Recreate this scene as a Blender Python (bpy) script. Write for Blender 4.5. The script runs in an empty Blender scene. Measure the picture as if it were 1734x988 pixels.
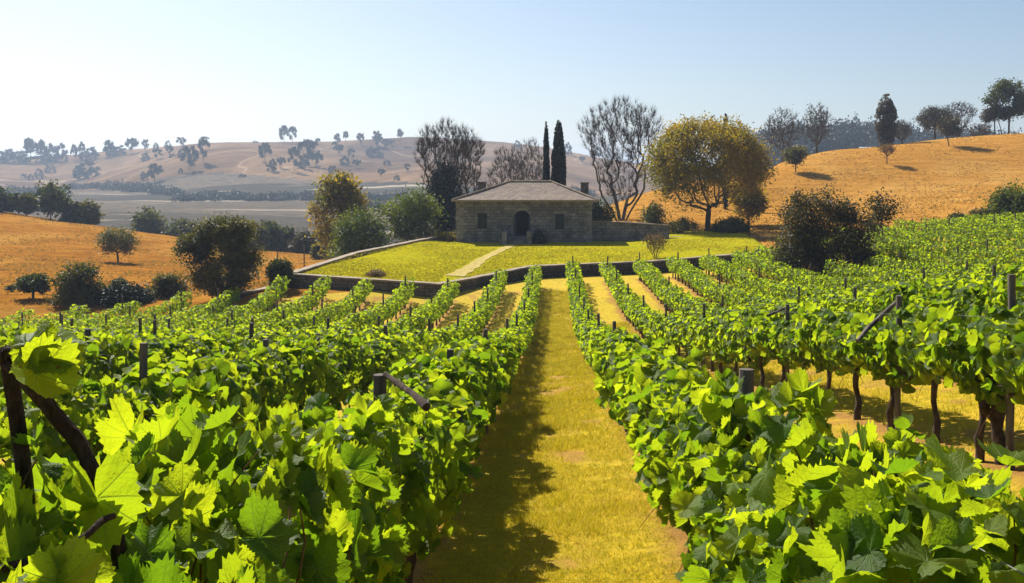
import bpy, math
import numpy as np
R = math.radians
scene = bpy.context.scene
COL = scene.collection
rng = np.random.default_rng(7)

# ------------------------------------------------------------ camera
# eye level is z = 0, the view is along +Y; the lens is shifted so that verticals stay vertical
F, CX, HY = 1665.0, 940.0, 300.0          # focal length / principal point in pixels of a 1734 px wide frame
cd = bpy.data.cameras.new('camera')
cam = bpy.data.objects.new('camera', cd); COL.objects.link(cam)
cam.location = (0, 0, 0); cam.rotation_euler = (R(90), 0, 0)
cd.sensor_width = 36; cd.lens = 36*F/1734
cd.shift_x = (867-CX)/1734; cd.shift_y = -(494-HY)/1734
cd.clip_start = 0.05; cd.clip_end = 20000
scene.camera = cam

# ------------------------------------------------------------ sky, sun, exposure
SUN_EL, SUN_AZ = 41.0, -34.0               # azimuth from +Y towards +X
w = bpy.data.worlds.new('World'); scene.world = w; w.use_nodes = True
nt = w.node_tree; nt.nodes.clear()
sky = nt.nodes.new('ShaderNodeTexSky'); sky.sky_type = 'NISHITA'; sky.sun_disc = False
sky.sun_elevation = R(SUN_EL); sky.sun_rotation = R(SUN_AZ)
sky.air_density = 1.0; sky.dust_density = 1.4; sky.ozone_density = 2.8; sky.altitude = 200
bg = nt.nodes.new('ShaderNodeBackground'); bg.inputs['Strength'].default_value = 0.058
wo = nt.nodes.new('ShaderNodeOutputWorld')
nt.links.new(sky.outputs[0], bg.inputs[0]); nt.links.new(bg.outputs[0], wo.inputs[0])
sl = bpy.data.lights.new('sun', 'SUN'); sl.energy = 5.0; sl.angle = R(0.55); sl.color = (1, .945, .86)
sun = bpy.data.objects.new('sun', sl); COL.objects.link(sun)
from mathutils import Vector
to_sun = Vector((math.sin(R(SUN_AZ))*math.cos(R(SUN_EL)), math.cos(R(SUN_AZ))*math.cos(R(SUN_EL)), math.sin(R(SUN_EL))))
sun.rotation_euler = to_sun.to_track_quat('Z', 'Y').to_euler(); sun.location = to_sun*200
vs = scene.view_settings
vs.view_transform = 'Standard'; vs.look = 'None'; vs.gamma = 1; vs.use_curve_mapping = False; vs.exposure = 0.93
cy = scene.cycles
cy.max_bounces = 6; cy.diffuse_bounces = 3; cy.glossy_bounces = 2; cy.transmission_bounces = 3
cy.transparent_max_bounces = 4; cy.volume_bounces = 0; cy.use_denoising = True
cy.sample_clamp_indirect = 4; cy.caustics_reflective = False; cy.caustics_refractive = False

# ------------------------------------------------------------ helpers
def mesh(name, V, faces, mat=None, smooth=True, attrs=None, mat_ids=None):
    """V (n,3); faces: list of (m,k) int arrays or one such array; attrs: {name: (n,) or (n,3)} per point"""
    if isinstance(faces, np.ndarray): faces = [faces]
    faces = [np.asarray(f, dtype=np.int32) for f in faces if len(f)]
    me = bpy.data.meshes.new(name)
    V = np.asarray(V, dtype=np.float32)
    me.vertices.add(len(V)); me.vertices.foreach_set('co', V.ravel())
    tot = np.concatenate([np.full(len(f), f.shape[1], np.int32) for f in faces])
    idx = np.concatenate([f.ravel() for f in faces])
    me.loops.add(len(idx)); me.loops.foreach_set('vertex_index', idx)
    me.polygons.add(len(tot))
    st = np.concatenate([[0], np.cumsum(tot)[:-1]]).astype(np.int32)
    me.polygons.foreach_set('loop_start', st); me.polygons.foreach_set('loop_total', tot)
    me.polygons.foreach_set('use_smooth', np.full(len(tot), smooth))
    if attrs:
        for k, a in attrs.items():
            a = np.asarray(a, dtype=np.float32)
            if a.ndim == 1:
                at = me.attributes.new(k, 'FLOAT', 'POINT'); at.data.foreach_set('value', a)
            else:
                at = me.attributes.new(k, 'FLOAT_VECTOR', 'POINT'); at.data.foreach_set('vector', a.ravel())
    for m in (mat if isinstance(mat, (list, tuple)) else [mat]):
        if m: me.materials.append(m)
    if mat_ids is not None: me.polygons.foreach_set('material_index', np.asarray(mat_ids, np.int32))
    me.update(); me.validate()
    return me
def obj(name, me, parent=None, loc=None):
    o = bpy.data.objects.new(name, me); COL.objects.link(o)
    if parent: o.parent = parent
    if loc is not None: o.location = loc
    return o
def tag(o, label=None, cat=None, group=None, kind=None):
    if label: o['label'] = label
    if cat: o['category'] = cat
    if group: o['group'] = group
    if kind: o['kind'] = kind
    return o
def empty(name, loc, label, cat, group=None, rz=0):
    o = bpy.data.objects.new(name, None); COL.objects.link(o); o['kind'] = 'thing'
    o.location = loc; o.rotation_euler = (0, 0, rz); o.empty_display_size = .3
    return tag(o, label, cat, group)

class Geo:
    """collects loose geometry with numpy, then becomes one mesh"""
    def __init__(s): s.V = []; s.F = {}; s.n = 0; s.A = []
    def add(s, V, *faces, a=0.5):
        V = np.asarray(V, float); s.V.append(V)
        for f in faces:
            f = np.asarray(f, int) + s.n
            s.F.setdefault(f.shape[1], []).append(f)
        s.A.append(np.full(len(V), a) if np.isscalar(a) else a)
        s.n += len(V)
    def box(s, x0, x1, y0, y1, z0, z1, a=.5, jit=0):
        V = np.array([(x, y, z) for z in (z0, z1) for y in (y0, y1) for x in (x0, x1)], float)
        if jit: V += rng.uniform(-jit, jit, V.shape)
        s.add(V, [(0, 2, 3, 1), (4, 5, 7, 6), (0, 1, 5, 4), (2, 6, 7, 3), (0, 4, 6, 2), (1, 3, 7, 5)], a=a)
    def tube(s, P, rad, k=8, a=.5, cap=True, rough=0, ell=1.0, ridge=0, twist=0):
        P = np.asarray(P, float); rad = np.broadcast_to(np.asarray(rad, float), (len(P),))
        T = np.gradient(P, axis=0); T /= np.linalg.norm(T, axis=1)[:, None] + 1e-9
        up = np.array([0, 0, 1.]) if abs(T[0, 2]) < .9 else np.array([0, 1., 0])
        A = np.cross(T, up); A /= np.linalg.norm(A, axis=1)[:, None] + 1e-9
        B = np.cross(T, A)
        th = np.linspace(0, 2*np.pi, k, endpoint=False)
        r = rad[:, None]*(1 + (rng.uniform(-rough, rough, (len(P), k)) if rough else 0))
        if ridge:
            tw = th[None]+twist*np.linspace(0, 1, len(P))[:, None]; r = r*(1+ridge*(np.sin(tw*5+1)+.6*np.sin(tw*8+2.3)+.5*np.sin(tw*13)))
        V = P[:, None] + A[:, None]*(r*np.cos(th))[..., None]*ell + B[:, None]*(r*np.sin(th))[..., None]
        n = len(P); i = np.arange(n-1)[:, None]*k; j = np.arange(k)[None]; j2 = (j+1) % k
        q = np.stack([i+j, i+j2, i+k+j2, i+k+j], -1).reshape(-1, 4)
        V = V.reshape(-1, 3)
        if cap:
            V = np.vstack([V, P[0], P[-1]]); b = n*k
            t0 = np.stack([np.full(k, b), (np.arange(k)+1) % k, np.arange(k)], -1)
            t1 = np.stack([np.full(k, b+1), np.arange(k)+(n-1)*k, (np.arange(k)+1) % k+(n-1)*k], -1)
            s.add(V, q, np.vstack([t0, t1]), a=a)
        else: s.add(V, q, a=a)
    def mesh(s, name, mat, smooth=True, extra=None):
        at = {'rnd': np.concatenate(s.A)}
        if extra: at.update(extra)
        return mesh(name, np.vstack(s.V), [np.vstack(v) for v in s.F.values()], mat, smooth, at)

# ------------------------------------------------------------ materials
def newmat(name):
    m = bpy.data.materials.new(name); m.use_nodes = True; n = m.node_tree; n.nodes.clear()
    return m, n
class NB:
    def __init__(s, nt): s.nt = nt
    def __call__(s, t, **kw):
        n = s.nt.nodes.new('ShaderNode'+t)
        for k, v in kw.items():
            if k.startswith('_'): setattr(n, k[1:], v)
        for k, v in kw.items():
            if k.startswith('_'): continue
            k2 = int(k[1:]) if k[0] == 'i' and k[1:].isdigit() else k.replace('__', ' ')
            if hasattr(v, 'is_linked') or isinstance(v, bpy.types.NodeSocket): s.nt.links.new(v, n.inputs[k2])
            else: n.inputs[k2].default_value = v
        return n
    def math(s, op, a, b=0.0, c=0.0, clamp=False):
        n = s('Math', _operation=op, i0=a, i1=b, i2=c); n.use_clamp = clamp; return n.outputs[0]
    def mix(s, f, a, b, bt='MIX'):
        n = s.nt.nodes.new('ShaderNodeMix'); n.data_type = 'RGBA'; n.blend_type = bt
        for k, v in ((0, f), (6, a), (7, b)):
            if isinstance(v, bpy.types.NodeSocket): s.nt.links.new(v, n.inputs[k])
            elif isinstance(v, (tuple, list)): n.inputs[k].default_value = tuple(v)[:3]+(1,)
            else: n.inputs[k].default_value = v
        return n.outputs[2]
    def noise(s, vec, scale, detail=4, rough=.55, dist=0):
        n = s('Texture' + 'Noise' if False else 'TexNoise', Scale=scale, Detail=detail, Roughness=rough, Distortion=dist)
        if vec is not None: s.nt.links.new(vec, n.inputs['Vector'])
        return n.outputs['Fac']
    def ramp(s, f, a, b):
        n = s('MapRange', _interpolation_type='SMOOTHSTEP', i0=f, i1=a, i2=b); return n.outputs[0]
    def pos(s): return s('NewGeometry').outputs['Position']
    def objc(s): return s('TexCoord').outputs['Object']
    def attr(s, name, out='Fac'): return s('Attribute', _attribute_name=name).outputs[out]
    def scalev(s, v, x, y, z):
        n = s('VectorMath', _operation='MULTIPLY', i0=v); n.inputs[1].default_value = (x, y, z); return n.outputs[0]
    def bump(s, h, strength, dist): return s('Bump', Height=h, Strength=strength, Distance=dist).outputs[0]
    def out(s, sh): s('OutputMaterial', i0=sh)
def c3(*c): return tuple(c)+(1,)

def leaf_mat(name, dark, light, trans, tmix=.42, rough=.42, veins=False, nscale=1.5, spec=.35, dry=None):
    m, n = newmat(name); b = NB(n)
    r = b.attr('rnd'); big = b.noise(b.pos(), nscale, 2)
    f = b.math('ADD', b.math('MULTIPLY', r, .65), b.math('MULTIPLY', big, .6)); f = b.math('SUBTRACT', f, .12, clamp=True)
    col = b.mix(f, dark, light); tcol = b.mix(r, tuple(k_*c for k_, c in zip((.22, .42, .5), trans)), trans)
    nrm = None
    if veins:
        uv = b.attr('luv', 'Vector'); sp = b('SeparateXYZ', i0=uv)
        x = b.math('ABSOLUTE', sp.outputs[0]); y = sp.outputs[1]
        rad = b.math('SQRT', b.math('ADD', b.math('MULTIPLY', x, x), b.math('MULTIPLY', y, y)))
        th = b.math('ARCTAN2', x, y); vm = None
        for ang in (0, .62, 1.38, 2.1):
            dd = b.math('ABSOLUTE', b.math('MULTIPLY', rad, b.math('SINE', b.math('SUBTRACT', th, ang))))
            near = b.math('LESS_THAN', b.math('ABSOLUTE', b.math('SUBTRACT', th, ang)), .5)
            wv = b.math('SUBTRACT', .035, b.math('MULTIPLY', rad, .022))
            v = b.math('MULTIPLY', near, b.math('SUBTRACT', 1.0, b.math('DIVIDE', dd, wv), clamp=True))
            vm = v if vm is None else b.math('MAXIMUM', vm, v)
            # side veins leaving each main vein in a herringbone
            al = b.math('MULTIPLY', rad, b.math('COSINE', b.math('SUBTRACT', th, ang)))
            sv = b.math('SINE', b.math('MULTIPLY', b.math('SUBTRACT', al, b.math('MULTIPLY', dd, .8)), 48.0))
            sv = b.math('MULTIPLY', b.math('MULTIPLY', b.math('GREATER_THAN', sv, .86), .45),
                        b.math('LESS_THAN', b.math('ABSOLUTE', b.math('SUBTRACT', th, ang)), .34))
            vm = b.math('MAXIMUM', vm, sv)
        col = b.mix(b.math('MULTIPLY', vm, .55), col, (.30, .42, .12))
        tcol = b.mix(b.math('MULTIPLY', vm, .5), tcol, (.16, .30, .02))
        nrm = b.bump(b.math('ADD', b.math('MULTIPLY', vm, -1.0), b.math('MULTIPLY', b.noise(uv, 9, 3), .8)), .55, .012)
    if dry and veins:
        sp_ = b.math('MULTIPLY', b.ramp(b.noise(b.pos(), 38, 3, .6), .66, .72), b.ramp(r, .35, .75)); col = b.mix(b.math('MULTIPLY', sp_, .75), col, (.16, .085, .02)); tcol = b.mix(b.math('MULTIPLY', sp_, .8), tcol, (.20, .10, .01))
    if dry:
        d = b.ramp(r, .985, .999); col = b.mix(d, col, dry); tcol = b.mix(d, tcol, dry)
    p = b('BsdfPrincipled', Base__Color=col, Roughness=rough); p.inputs['Specular IOR Level'].default_value = spec
    t = b('BsdfTranslucent', Color=tcol)
    if nrm is not None: n.links.new(nrm, p.inputs['Normal']); n.links.new(nrm, t.inputs['Normal'])
    b.out(b('MixShader', i0=tmix, i1=p.outputs[0], i2=t.outputs[0]).outputs[0])
    return m
def plain_mat(name, c1, c2, scale=4, rough=.8, bump=.4, bd=.02, stretch=(1, 1, 1), c3_=None, detail=6):
    m, n = newmat(name); b = NB(n)
    v = b.scalev(b.objc(), *stretch)
    f = b.ramp(b.noise(v, scale, detail, .65), .3, .7)
    col = b.mix(f, c1, c2)
    if c3_: col = b.mix(b.ramp(b.noise(v, scale*.31, 3), .52, .66), col, c3_)
    p = b('BsdfPrincipled', Base__Color=col, Roughness=rough, Normal=b.bump(b.noise(v, scale*3, 5, .7), bump, bd))
    p.inputs['Specular IOR Level'].default_value = .2
    b.out(p.outputs[0]); return m
M = {}
M['vine'] = leaf_mat('vine leaf', (.022, .055, .007), (.095, .165, .014), (.63, .72, .012), tmix=.52, veins=True, rough=.5, spec=.16, dry=(.42, .34, .03))
M['vine_far'] = leaf_mat('vine leaf distant', (.030, .068, .008), (.12, .175, .016), (.62, .70, .012), tmix=.52, nscale=.8, rough=.6, spec=.15)
M['bark'] = plain_mat('vine bark', (.035, .022, .015), (.11, .075, .05), 14, .9, .9, .02, (1, 1, .22))
M['cane'] = plain_mat('vine cane', (.10, .045, .02), (.2, .11, .045), 20, .7, .3, .005)
M['oldbark'] = plain_mat('old vine bark', (.022, .014, .010), (.12, .075, .048), 38, .9, 1.0, .02, (1, 1, .35), (.05, .03, .02))
M['post'] = plain_mat('weathered post wood', (.06, .048, .04), (.19, .16, .13), 9, .9, .9, .015, (1, 1, .12), (.05, .035, .028))
M['tree_bark'] = plain_mat('tree bark', (.035, .028, .022), (.10, .08, .062), 3, .9, .7, .05, (1, 1, .3))
M['grey_bark'] = plain_mat('pale bare bark', (.042, .035, .029), (.115, .096, .078), 3, .9, .6, .05, (1, 1, .3))
M['iron'] = plain_mat('galvanised wire', (.1, .1, .1), (.2, .2, .19), 30, .5, .1, .001)
# ------------------------------------------------------------ terrain
def sstep(a, b, x):
    t = np.clip((x-a)/(b-a), 0, 1); return t*t*(3-2*t)
def lerp(a, b, t): return a+(b-a)*t
def P3(px, py, d): return ((px-CX)/F*d, d, (HY-py)/F*d)
def vine_ground(x, y):
    base = np.interp(y, [-12, 0, 10, 20, 28, 34, 40, 50, 58, 64, 70], [-1.6, -2.4, -3.62, -4.82, -5.72, -6.42, -6.80, -6.92, -6.55, -6.5, -6.3])
    s = lerp(.185, .085, np.clip((y-15)/40, 0, 1))
    r = np.clip(x-1.5, 0, 12.5)*s + np.clip(x-14, 0, 40)*.135
    sl = lerp(.035, -.055, np.clip((y-12)/38, 0, 1))
    l = np.clip(-x, 0, 32)*sl
    return base + r + l
cp = []
for y in (-12, -5, 0, 6, 13, 20, 28, 34, 42, 50, 54):
    for x in (-60, -42, -30, -20, -12, -6, 0, 6, 12, 20, 30, 42, 60):
        cp.append((x, y, float(vine_ground(np.float64(x), np.float64(y)))))
for p in [(0, 505, 62), (-300, 505, 66), (0, 445, 90), (0, 400, 115), (0, 358, 150), (-250, 350, 158), (-300, 440, 95), (100, 373, 150), (200, 389, 146), (300, 403, 138),
          (400, 421, 126), (500, 446, 112), (200, 446, 95), (300, 470, 82), (200, 498, 66), (400, 476, 80), (100, 430, 100),
          (600, 440, 97), (700, 425, 97), (700, 418, 110), (850, 410, 120), (950, 405, 120),
          (250, 515, 59), (400, 500, 61), (500, 489, 59.3), (620, 491, 57.8), (560, 490, 58.5),
          (1040, 363, 112), (1040, 347, 128), (1150, 322, 138), (1300, 287, 150), (1450, 257, 160), (1600, 236, 168), (1734, 230, 172), (1950, 230, 178),
          (1734, 388, 73), (1900, 375, 73), (1600, 396, 72), (1500, 403, 72), (1400, 412, 71),
          (1500, 360, 96), (1500, 310, 125), (1734, 335, 100), (1734, 282, 135), (1950, 335, 100), (1300, 392, 92), (1300, 350, 115),
          (1197, 392, 92), (1150, 372, 102), (1120, 385, 96), (1300, 408, 80)]:
    cp.append(P3(*p))
for x, y, z in [(-16, 61, -6.8), (-12, 59, -6.85), (-7, 57.5, -6.85), (-8, 64, -6.8), (0, 64.2, -6.55), (8, 67, -6.4), (14, 69, -5.9), (0, 76, -6.3), (-8, 80, -6.2), (6, 80, -6.1), (0, 95, -6.1), (-14, 80, -7.0), (-9, 100, -6.6),
                (-90, 195, -14), (-60, 185, -14), (-30, 180, -14), (0, 180, -13), (-150, 195, -12), (-90, 235, -16.5), (-30, 235, -16.5), (-170, 235, -16),
                (40, 190, -5), (70, 205, -1.5), (110, 215, 0), (40, 235, -12), (90, 245, -8), (150, 235, -4), (20, 150, -9), (-15, 140, -9.5), (-40, 140, -11.5)]:
    cp.append((x, y, z))
cp = np.array(cp)
def _u(r2): return np.where(r2 > 0, .5*r2*np.log(r2+1e-12), 0)
_s = 1/60.
A_ = cp[:, :2]*_s
K = _u(((A_[:, None]-A_[None])**2).sum(-1)) + np.eye(len(cp))*1e-4
Pm = np.hstack([np.ones((len(cp), 1)), A_])
L_ = np.block([[K, Pm], [Pm.T, np.zeros((3, 3))]])
_w = np.linalg.solve(L_, np.concatenate([cp[:, 2], np.zeros(3)]))
def tps(x, y):
    sh = np.shape(x); q = np.stack([np.ravel(x), np.ravel(y)], -1)*_s
    out = np.zeros(len(q))
    for i in range(0, len(q), 20000):
        qq = q[i:i+20000]
        out[i:i+20000] = _u(((qq[:, None]-A_[None])**2).sum(-1)) @ _w[:-3] + _w[-3] + qq @ _w[-2:]
    return out.reshape(sh)
def vnoise(x, y, seed=0):
    xi = np.floor(x).astype(int); yi = np.floor(y).astype(int); fx = x-xi; fy = y-yi
    fx = fx*fx*(3-2*fx); fy = fy*fy*(3-2*fy)
    def h(a, b_):
        n = (a*374761393+b_*668265263+seed*1274126177) & 0xffffffff
        n = ((n ^ (n >> 13))*1274126177) & 0xffffffff
        return ((n ^ (n >> 16)) & 0xffff)/65535.
    return lerp(lerp(h(xi, yi), h(xi+1, yi), fx), lerp(h(xi, yi+1), h(xi+1, yi+1), fx), fy)
def fbm(x, y, oct=4, seed=0):
    s = 0; a = 1; t = 0
    for o in range(oct):
        s = s+a*vnoise(x*2**o+17.3*o, y*2**o-9.1*o, seed+o); t += a; a *= .5
    return s/t
def far_ground(x, y):
    yy = np.maximum(y, 1.); px = x/yy*F+CX
    floor = np.interp(y, [200, 260, 450, 620, 760, 3000], [-16, -16, -12.5, -9.5, -6, -6])
    top = np.interp(px, [-600, -200, 0, 120, 250, 350, 480, 600, 690, 780, 850, 930, 1010, 1100, 1300, 2400], [285, 275, 268, 262, 251, 242, 240, 238, 231, 236, 240, 250, 266, 280, 292, 300])
    crest = (HY-top)/F*1000.
    # spurs running down towards the viewer
    w1 = px + (y-1000)*.55; w2 = px - (y-1000)*.35
    spur = .5+.5*np.cos((w1-330)/150.)*.7+.3*np.cos(w2/83.+1)
    bs = 600 + 60*np.cos(px/210.) - 60*spur
    t = np.clip((y-bs)/(1000-bs), 0, 1)
    prof = t**(1.25)*(1-.12*np.sin(t*np.pi)) 
    h = floor*(1-t) + crest*prof + np.sin(t*np.pi)*(spur-.5)*17 + (fbm(x/70., y/70., 4, 3)-.5)*9*np.sin(np.clip(t, 0, 1)*np.pi)
    h = np.where(y > 1000, crest - (y-1000)*.05, h)
    # wooded ridge on the right, in front of the hills
    rt = np.interp(px, [1000, 1120, 1290, 1400, 1480, 1560, 1700, 2400], [330, 300, 246, 232, 232, 240, 252, 262])
    rz = (HY-rt)/F*520
    rb = np.exp(-((y-520)/110.)**2)*sstep(1050, 1250, px)
    h = h + rb*np.maximum(rz-h, 0)
    return h + (fbm(x/25., y/25., 3, 9)-.5)*1.2
WALL = [P3(492, 463, 60), P3(742, 480, 56.5), P3(800, 470, 60), P3(898, 450, 64), P3(1100, 442, 66), P3(1310, 425, 69)]
WALL = np.array(WALL)
LEFTW = np.array([P3(492, 463, 60), P3(600, 430, 72), P3(735, 403, 84)])
LAWN_POLY = np.array([tuple(p[:2]) for p in WALL] + [(17.0, 90), (8, 97), (-9.5, 97), tuple(LEFTW[2][:2]), tuple(LEFTW[1][:2])])
def lawn_z(x, y):
    yw = np.interp(x, WALL[:, 0], WALL[:, 1]); zt = np.interp(x, WALL[:, 0], WALL[:, 2])
    hz = np.interp(x, [-11, -9, 6, 15], [-5.3, -5.5, -5.5, -5.0])
    t = np.clip((y-yw)/(81.5-yw), 0, 1.0)
    return lerp(zt-.10, hz, t) + .03*(fbm(x/3., y/3., 3, 5)-.5)
def inpoly(x, y, poly):
    c = np.zeros(np.shape(x), bool); n = len(poly)
    for i in range(n):
        x0, y0 = poly[i]; x1, y1 = poly[(i+1) % n]
        cr = ((y0 > y) != (y1 > y)) & (x < (x1-x0)*(y-y0)/(y1-y0+1e-12)+x0); c ^= cr
    return c
def ground(x, y):
    x = np.asarray(x, float); y = np.asarray(y, float)
    n = tps(x, np.clip(y, -14, 260)); f = far_ground(x, y)
    t = sstep(190, 270, y)
    h = n*(1-t)+f*t
    h = h + (fbm(x/6., y/6., 3, 21)-.5)*np.interp(y, [60, 90, 200], [0.05, .5, 1.0])*.5
    h = h + (fbm(x/.7, y/.7, 3, 33)-.5)*.05*np.clip((60-y)/30, 0, 1)
    ins = inpoly(x, y, LAWN_POLY)
    return np.where(ins, np.minimum(h, lawn_z(x, y)-.3), h)
def surf(x, y):
    """walkable surface, lawn included"""
    x = np.asarray(x, float); y = np.asarray(y, float)
    return np.where(inpoly(x, y, LAWN_POLY), lawn_z(x, y), ground(x, y))
def hit(px, py, dmin=20, dmax=1400):
    d = np.exp(np.linspace(math.log(dmin), math.log(dmax), 1500)); x = (px-CX)/F*d
    z = (HY-py)/F*d; g = surf(x, d); k = np.nonzero(g >= z)[0]
    i = k[0] if len(k) else int(np.argmin(z-g))
    return float(x[i]), float(d[i]), float(g[i])

# rows of vines, as curves x(y): fanned a little, as in the photograph
NR, NL = 17, 17
def row_x(i, y):
    """i = 1, 2, ... right of the lane; -1, -2, ... left of it"""
    y = np.asarray(y, float)
    if i == 1: return np.interp(y, [0, 8, 14, 25, 60], [1.17, 1.20, 1.27, 1.24, 1.06])
    if i == -1: return np.interp(y, [0, 8, 14, 25, 60], [-1.20, -1.24, -1.33, -1.33, -1.20])
    k = abs(i)-2
    if i > 0:
        n, f = 4.75+2.45*k, 3.1+2.12*k
    else:
        n, f = -(4.1+2.45*k), -(3.15+2.5*k)
    t = np.interp(y, [0, 10, 22, 35, 60], [-.12, 0, .38, .7, 1.0])
    return n+(f-n)*t
ROWS = list(range(-NL, 0))+list(range(1, NR+1))
def row_end(i):
    if i < 0:
        for y in np.arange(59, 40, -.5):
            x = float(row_x(i, y)); 
            if y < np.interp(x, [-60, -30, -16, -8, -6, -3, 0], [50, 52, 57, 55, 55.2, 58.5, 60.5]): return y
    for y in np.arange(74, 50, -.5):
        x = float(row_x(i, min(y, 60))) + max(0, y-60)*.0
        if y < np.interp(x, [0, 4, 8, 12.5, 14.5, 17, 40], [60.5, 61.5, 62.5, 64, 67, 70, 70]): return y
    return 58.

# polar sheet out to the horizon, cut into zones that share their vertices
rad = np.concatenate([[0.0], np.exp(np.linspace(math.log(1.5), math.log(5200), 620))])
ang = np.radians(np.linspace(-68, 68, 560))
RR, AA = np.meshgrid(rad, ang, indexing='ij'); OY = -9.0
GX = RR*np.sin(AA); GY = OY+RR*np.cos(AA); GZ = ground(GX, GY)
rowd = np.full(GX.shape, 9.0)
near = (GY < 72)
for i in ROWS:
    e = row_end(i)
    dd = np.abs(GX-row_x(i, GY)); dd = np.where(GY < e+.6, dd, 9.0); rowd = np.where(near, np.minimum(rowd, dd), rowd)
nr, na = GX.shape
idx = np.arange(nr*na).reshape(nr, na)
Q = np.stack([idx[:-1, :-1], idx[1:, :-1], idx[1:, 1:], idx[:-1, 1:]], -1).reshape(-1, 4)[:, ::-1]
cx = (GX[:-1, :-1]+GX[1:, 1:]).ravel()/2; cyy = (GY[:-1, :-1]+GY[1:, 1:]).ravel()/2
vend = np.interp(cx, [-60, -30, -16, -8, -6, -3, 0, 4, 8, 12.5, 16, 17, 60], [51, 52.5, 57, 58, 58, 62, 66, 68, 69, 70, 71, 71.5, 71.5])
zone = np.full(len(Q), 1)
zone[(cyy < vend)] = 0
zone[(zone == 1) & (cx > 2) & (cyy < 300)] = 2
zone[cyy >= 215] = 3
zone[cyy >= 600-50*np.cos(cx/(np.maximum(cyy, 1))*F/210.)] = 4
pxz = cx/np.maximum(cyy, 1)*F+CX
def soil_mat():
    m, n = newmat('vineyard grass and soil'); b = NB(n); p = b.pos()
    rd = b.attr('rowd'); n1 = b.noise(p, 1.1, 6, .65); n2 = b.noise(p, 6, 6, .7); n3 = b.noise(p, 45, 4, .7)
    grass = b.mix(b.ramp(n2, .3, .7), (.34, .25, .012), (.66, .46, .026))
    grass = b.mix(b.math('MULTIPLY', b.ramp(n3, .45, .75), .5), grass, (.17, .18, .012))
    grass = b.mix(b.ramp(b.noise(p, .55, 3), .5, .72), grass, (.58, .36, .03))
    soil = b.mix(n2, (.26, .10, .035), (.46, .22, .07)); soil = b.mix(b.ramp(n3, .4, .7), soil, (.14, .055, .022))
    e = b.math('ADD', rd, b.math('MULTIPLY', b.math('SUBTRACT', n1, .5), .9))
    f = b.math('MULTIPLY', b.ramp(e, .38, .0), .8)
    patch = b.math('MULTIPLY', b.ramp(b.math('ADD', b.attr('bare'), b.math('MULTIPLY', b.math('SUBTRACT', n2, .5), .35)), .62, .76), .6)
    col = b.mix(b.math('MAXIMUM', f, patch), grass, soil)
    bs = b('BsdfPrincipled', Base__Color=col, Roughness=.95, Normal=b.bump(b.math('ADD', n3, n2), .8, .05)); bs.inputs['Specular IOR Level'].default_value = .1
    b.out(bs.outputs[0]); return m
def hill_mat(name, a, c, d):
    m, n = newmat(name); b = NB(n); p = b.pos()
    s1 = b.noise(b.scalev(p, .25, .9, 1.5), 1.0, 6, .7, .3); s2 = b.noise(p, .06, 3); s3 = b.noise(b.scalev(p, 1, 1.4, 1), 1.5, 6, .8)
    col = b.mix(b.ramp(s1, .3, .72), a, c)
    col = b.mix(b.math('MULTIPLY', b.ramp(s2, .45, .7), .6), col, d)
    col = b.mix(b.math('MULTIPLY', b.ramp(s3, .48, .66), .62), col, tuple(.5*k for k in a))
    # mown / grazed contour lines following the height
    z = b('SeparateXYZ', i0=p).outputs[2]
    ln = b.math('SINE', b.math('ADD', b.math('MULTIPLY', z, 9.0), b.math('MULTIPLY', b.noise(p, .12, 3), 9.0)))
    col = b.mix(b.math('MULTIPLY', b.ramp(ln, .2, 1.0), .13), col, tuple(.45*k for k in a))
    bs = b('BsdfPrincipled', Base__Color=col, Roughness=1, Normal=b.bump(b.math('ADD', s1, s3), .9, .25)); bs.inputs['Specular IOR Level'].default_value = 0
    b.out(bs.outputs[0]); return m
def far_mat():
    m, n = newmat('distant dry hills'); b = NB(n); p = b.pos()
    n1 = b.noise(b.scalev(p, 1, .6, 2), .009, 5, .6, .6); n2 = b.noise(p, .05, 5, .7)
    col = b.mix(b.ramp(n1, .35, .65), (.10, .058, .030), (.25, .155, .082))
    col = b.mix(b.math('MULTIPLY', b.ramp(n2, .45, .68), .5), col, (.10, .075, .045))
    trk = b.noise(b.scalev(p, 1.3, .5, 0), .006, 2, .4, 1.2)
    tr = b.math('SUBTRACT', 1.0, b.math('MULTIPLY', b.math('ABSOLUTE', b.math('SUBTRACT', trk, .5)), 160.0), clamp=True)
    col = b.mix(b.math('MULTIPLY', tr, .55), col, (.44, .32, .21))
    bs = b('BsdfPrincipled', Base__Color=col, Roughness=1, Normal=b.bump(n2, .8, 4.0)); bs.inputs['Specular IOR Level'].default_value = 0
    b.out(bs.outputs[0]); return m
def valley_mat():
    m, n = newmat('valley fields'); b = NB(n); p = b.pos()
    v = b('TexVoronoi', Vector=b.scalev(p, .006, .014, 0), Scale=1.0, _feature='F1'); v.inputs['Randomness'].default_value = .9
    hue = b('SeparateColor', i0=v.outputs['Color']).outputs[0]
    col = b.mix(hue, (.085, .072, .05), (.27, .205, .14))
    n2 = b.noise(b.scalev(p, .9, 1.8, 0), .13, 8, .85); col = b.mix(b.ramp(n2, .42, .64), col, (.07, .075, .065))
    col = b.mix(b.ramp(b.noise(b.scalev(p, .2, 1.6, 0), .035, 3), .60, .66), col, (.46, .38, .29))
    bs = b('BsdfPrincipled', Base__Color=col, Roughness=1, Normal=b.bump(n2, .8, 3.0)); bs.inputs['Specular IOR Level'].default_value = 0
    b.out(bs.outputs[0]); return m
M['soil'] = soil_mat()
M['hill'] = hill_mat('golden dry grass', (.25, .10, .014), (.45, .195, .028), (.50, .27, .055))
M['hill_r'] = hill_mat('pale golden dry grass', (.38, .175, .030), (.54, .27, .052), (.56, .33, .09))
M['far'] = far_mat(); M['valley'] = valley_mat()
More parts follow.
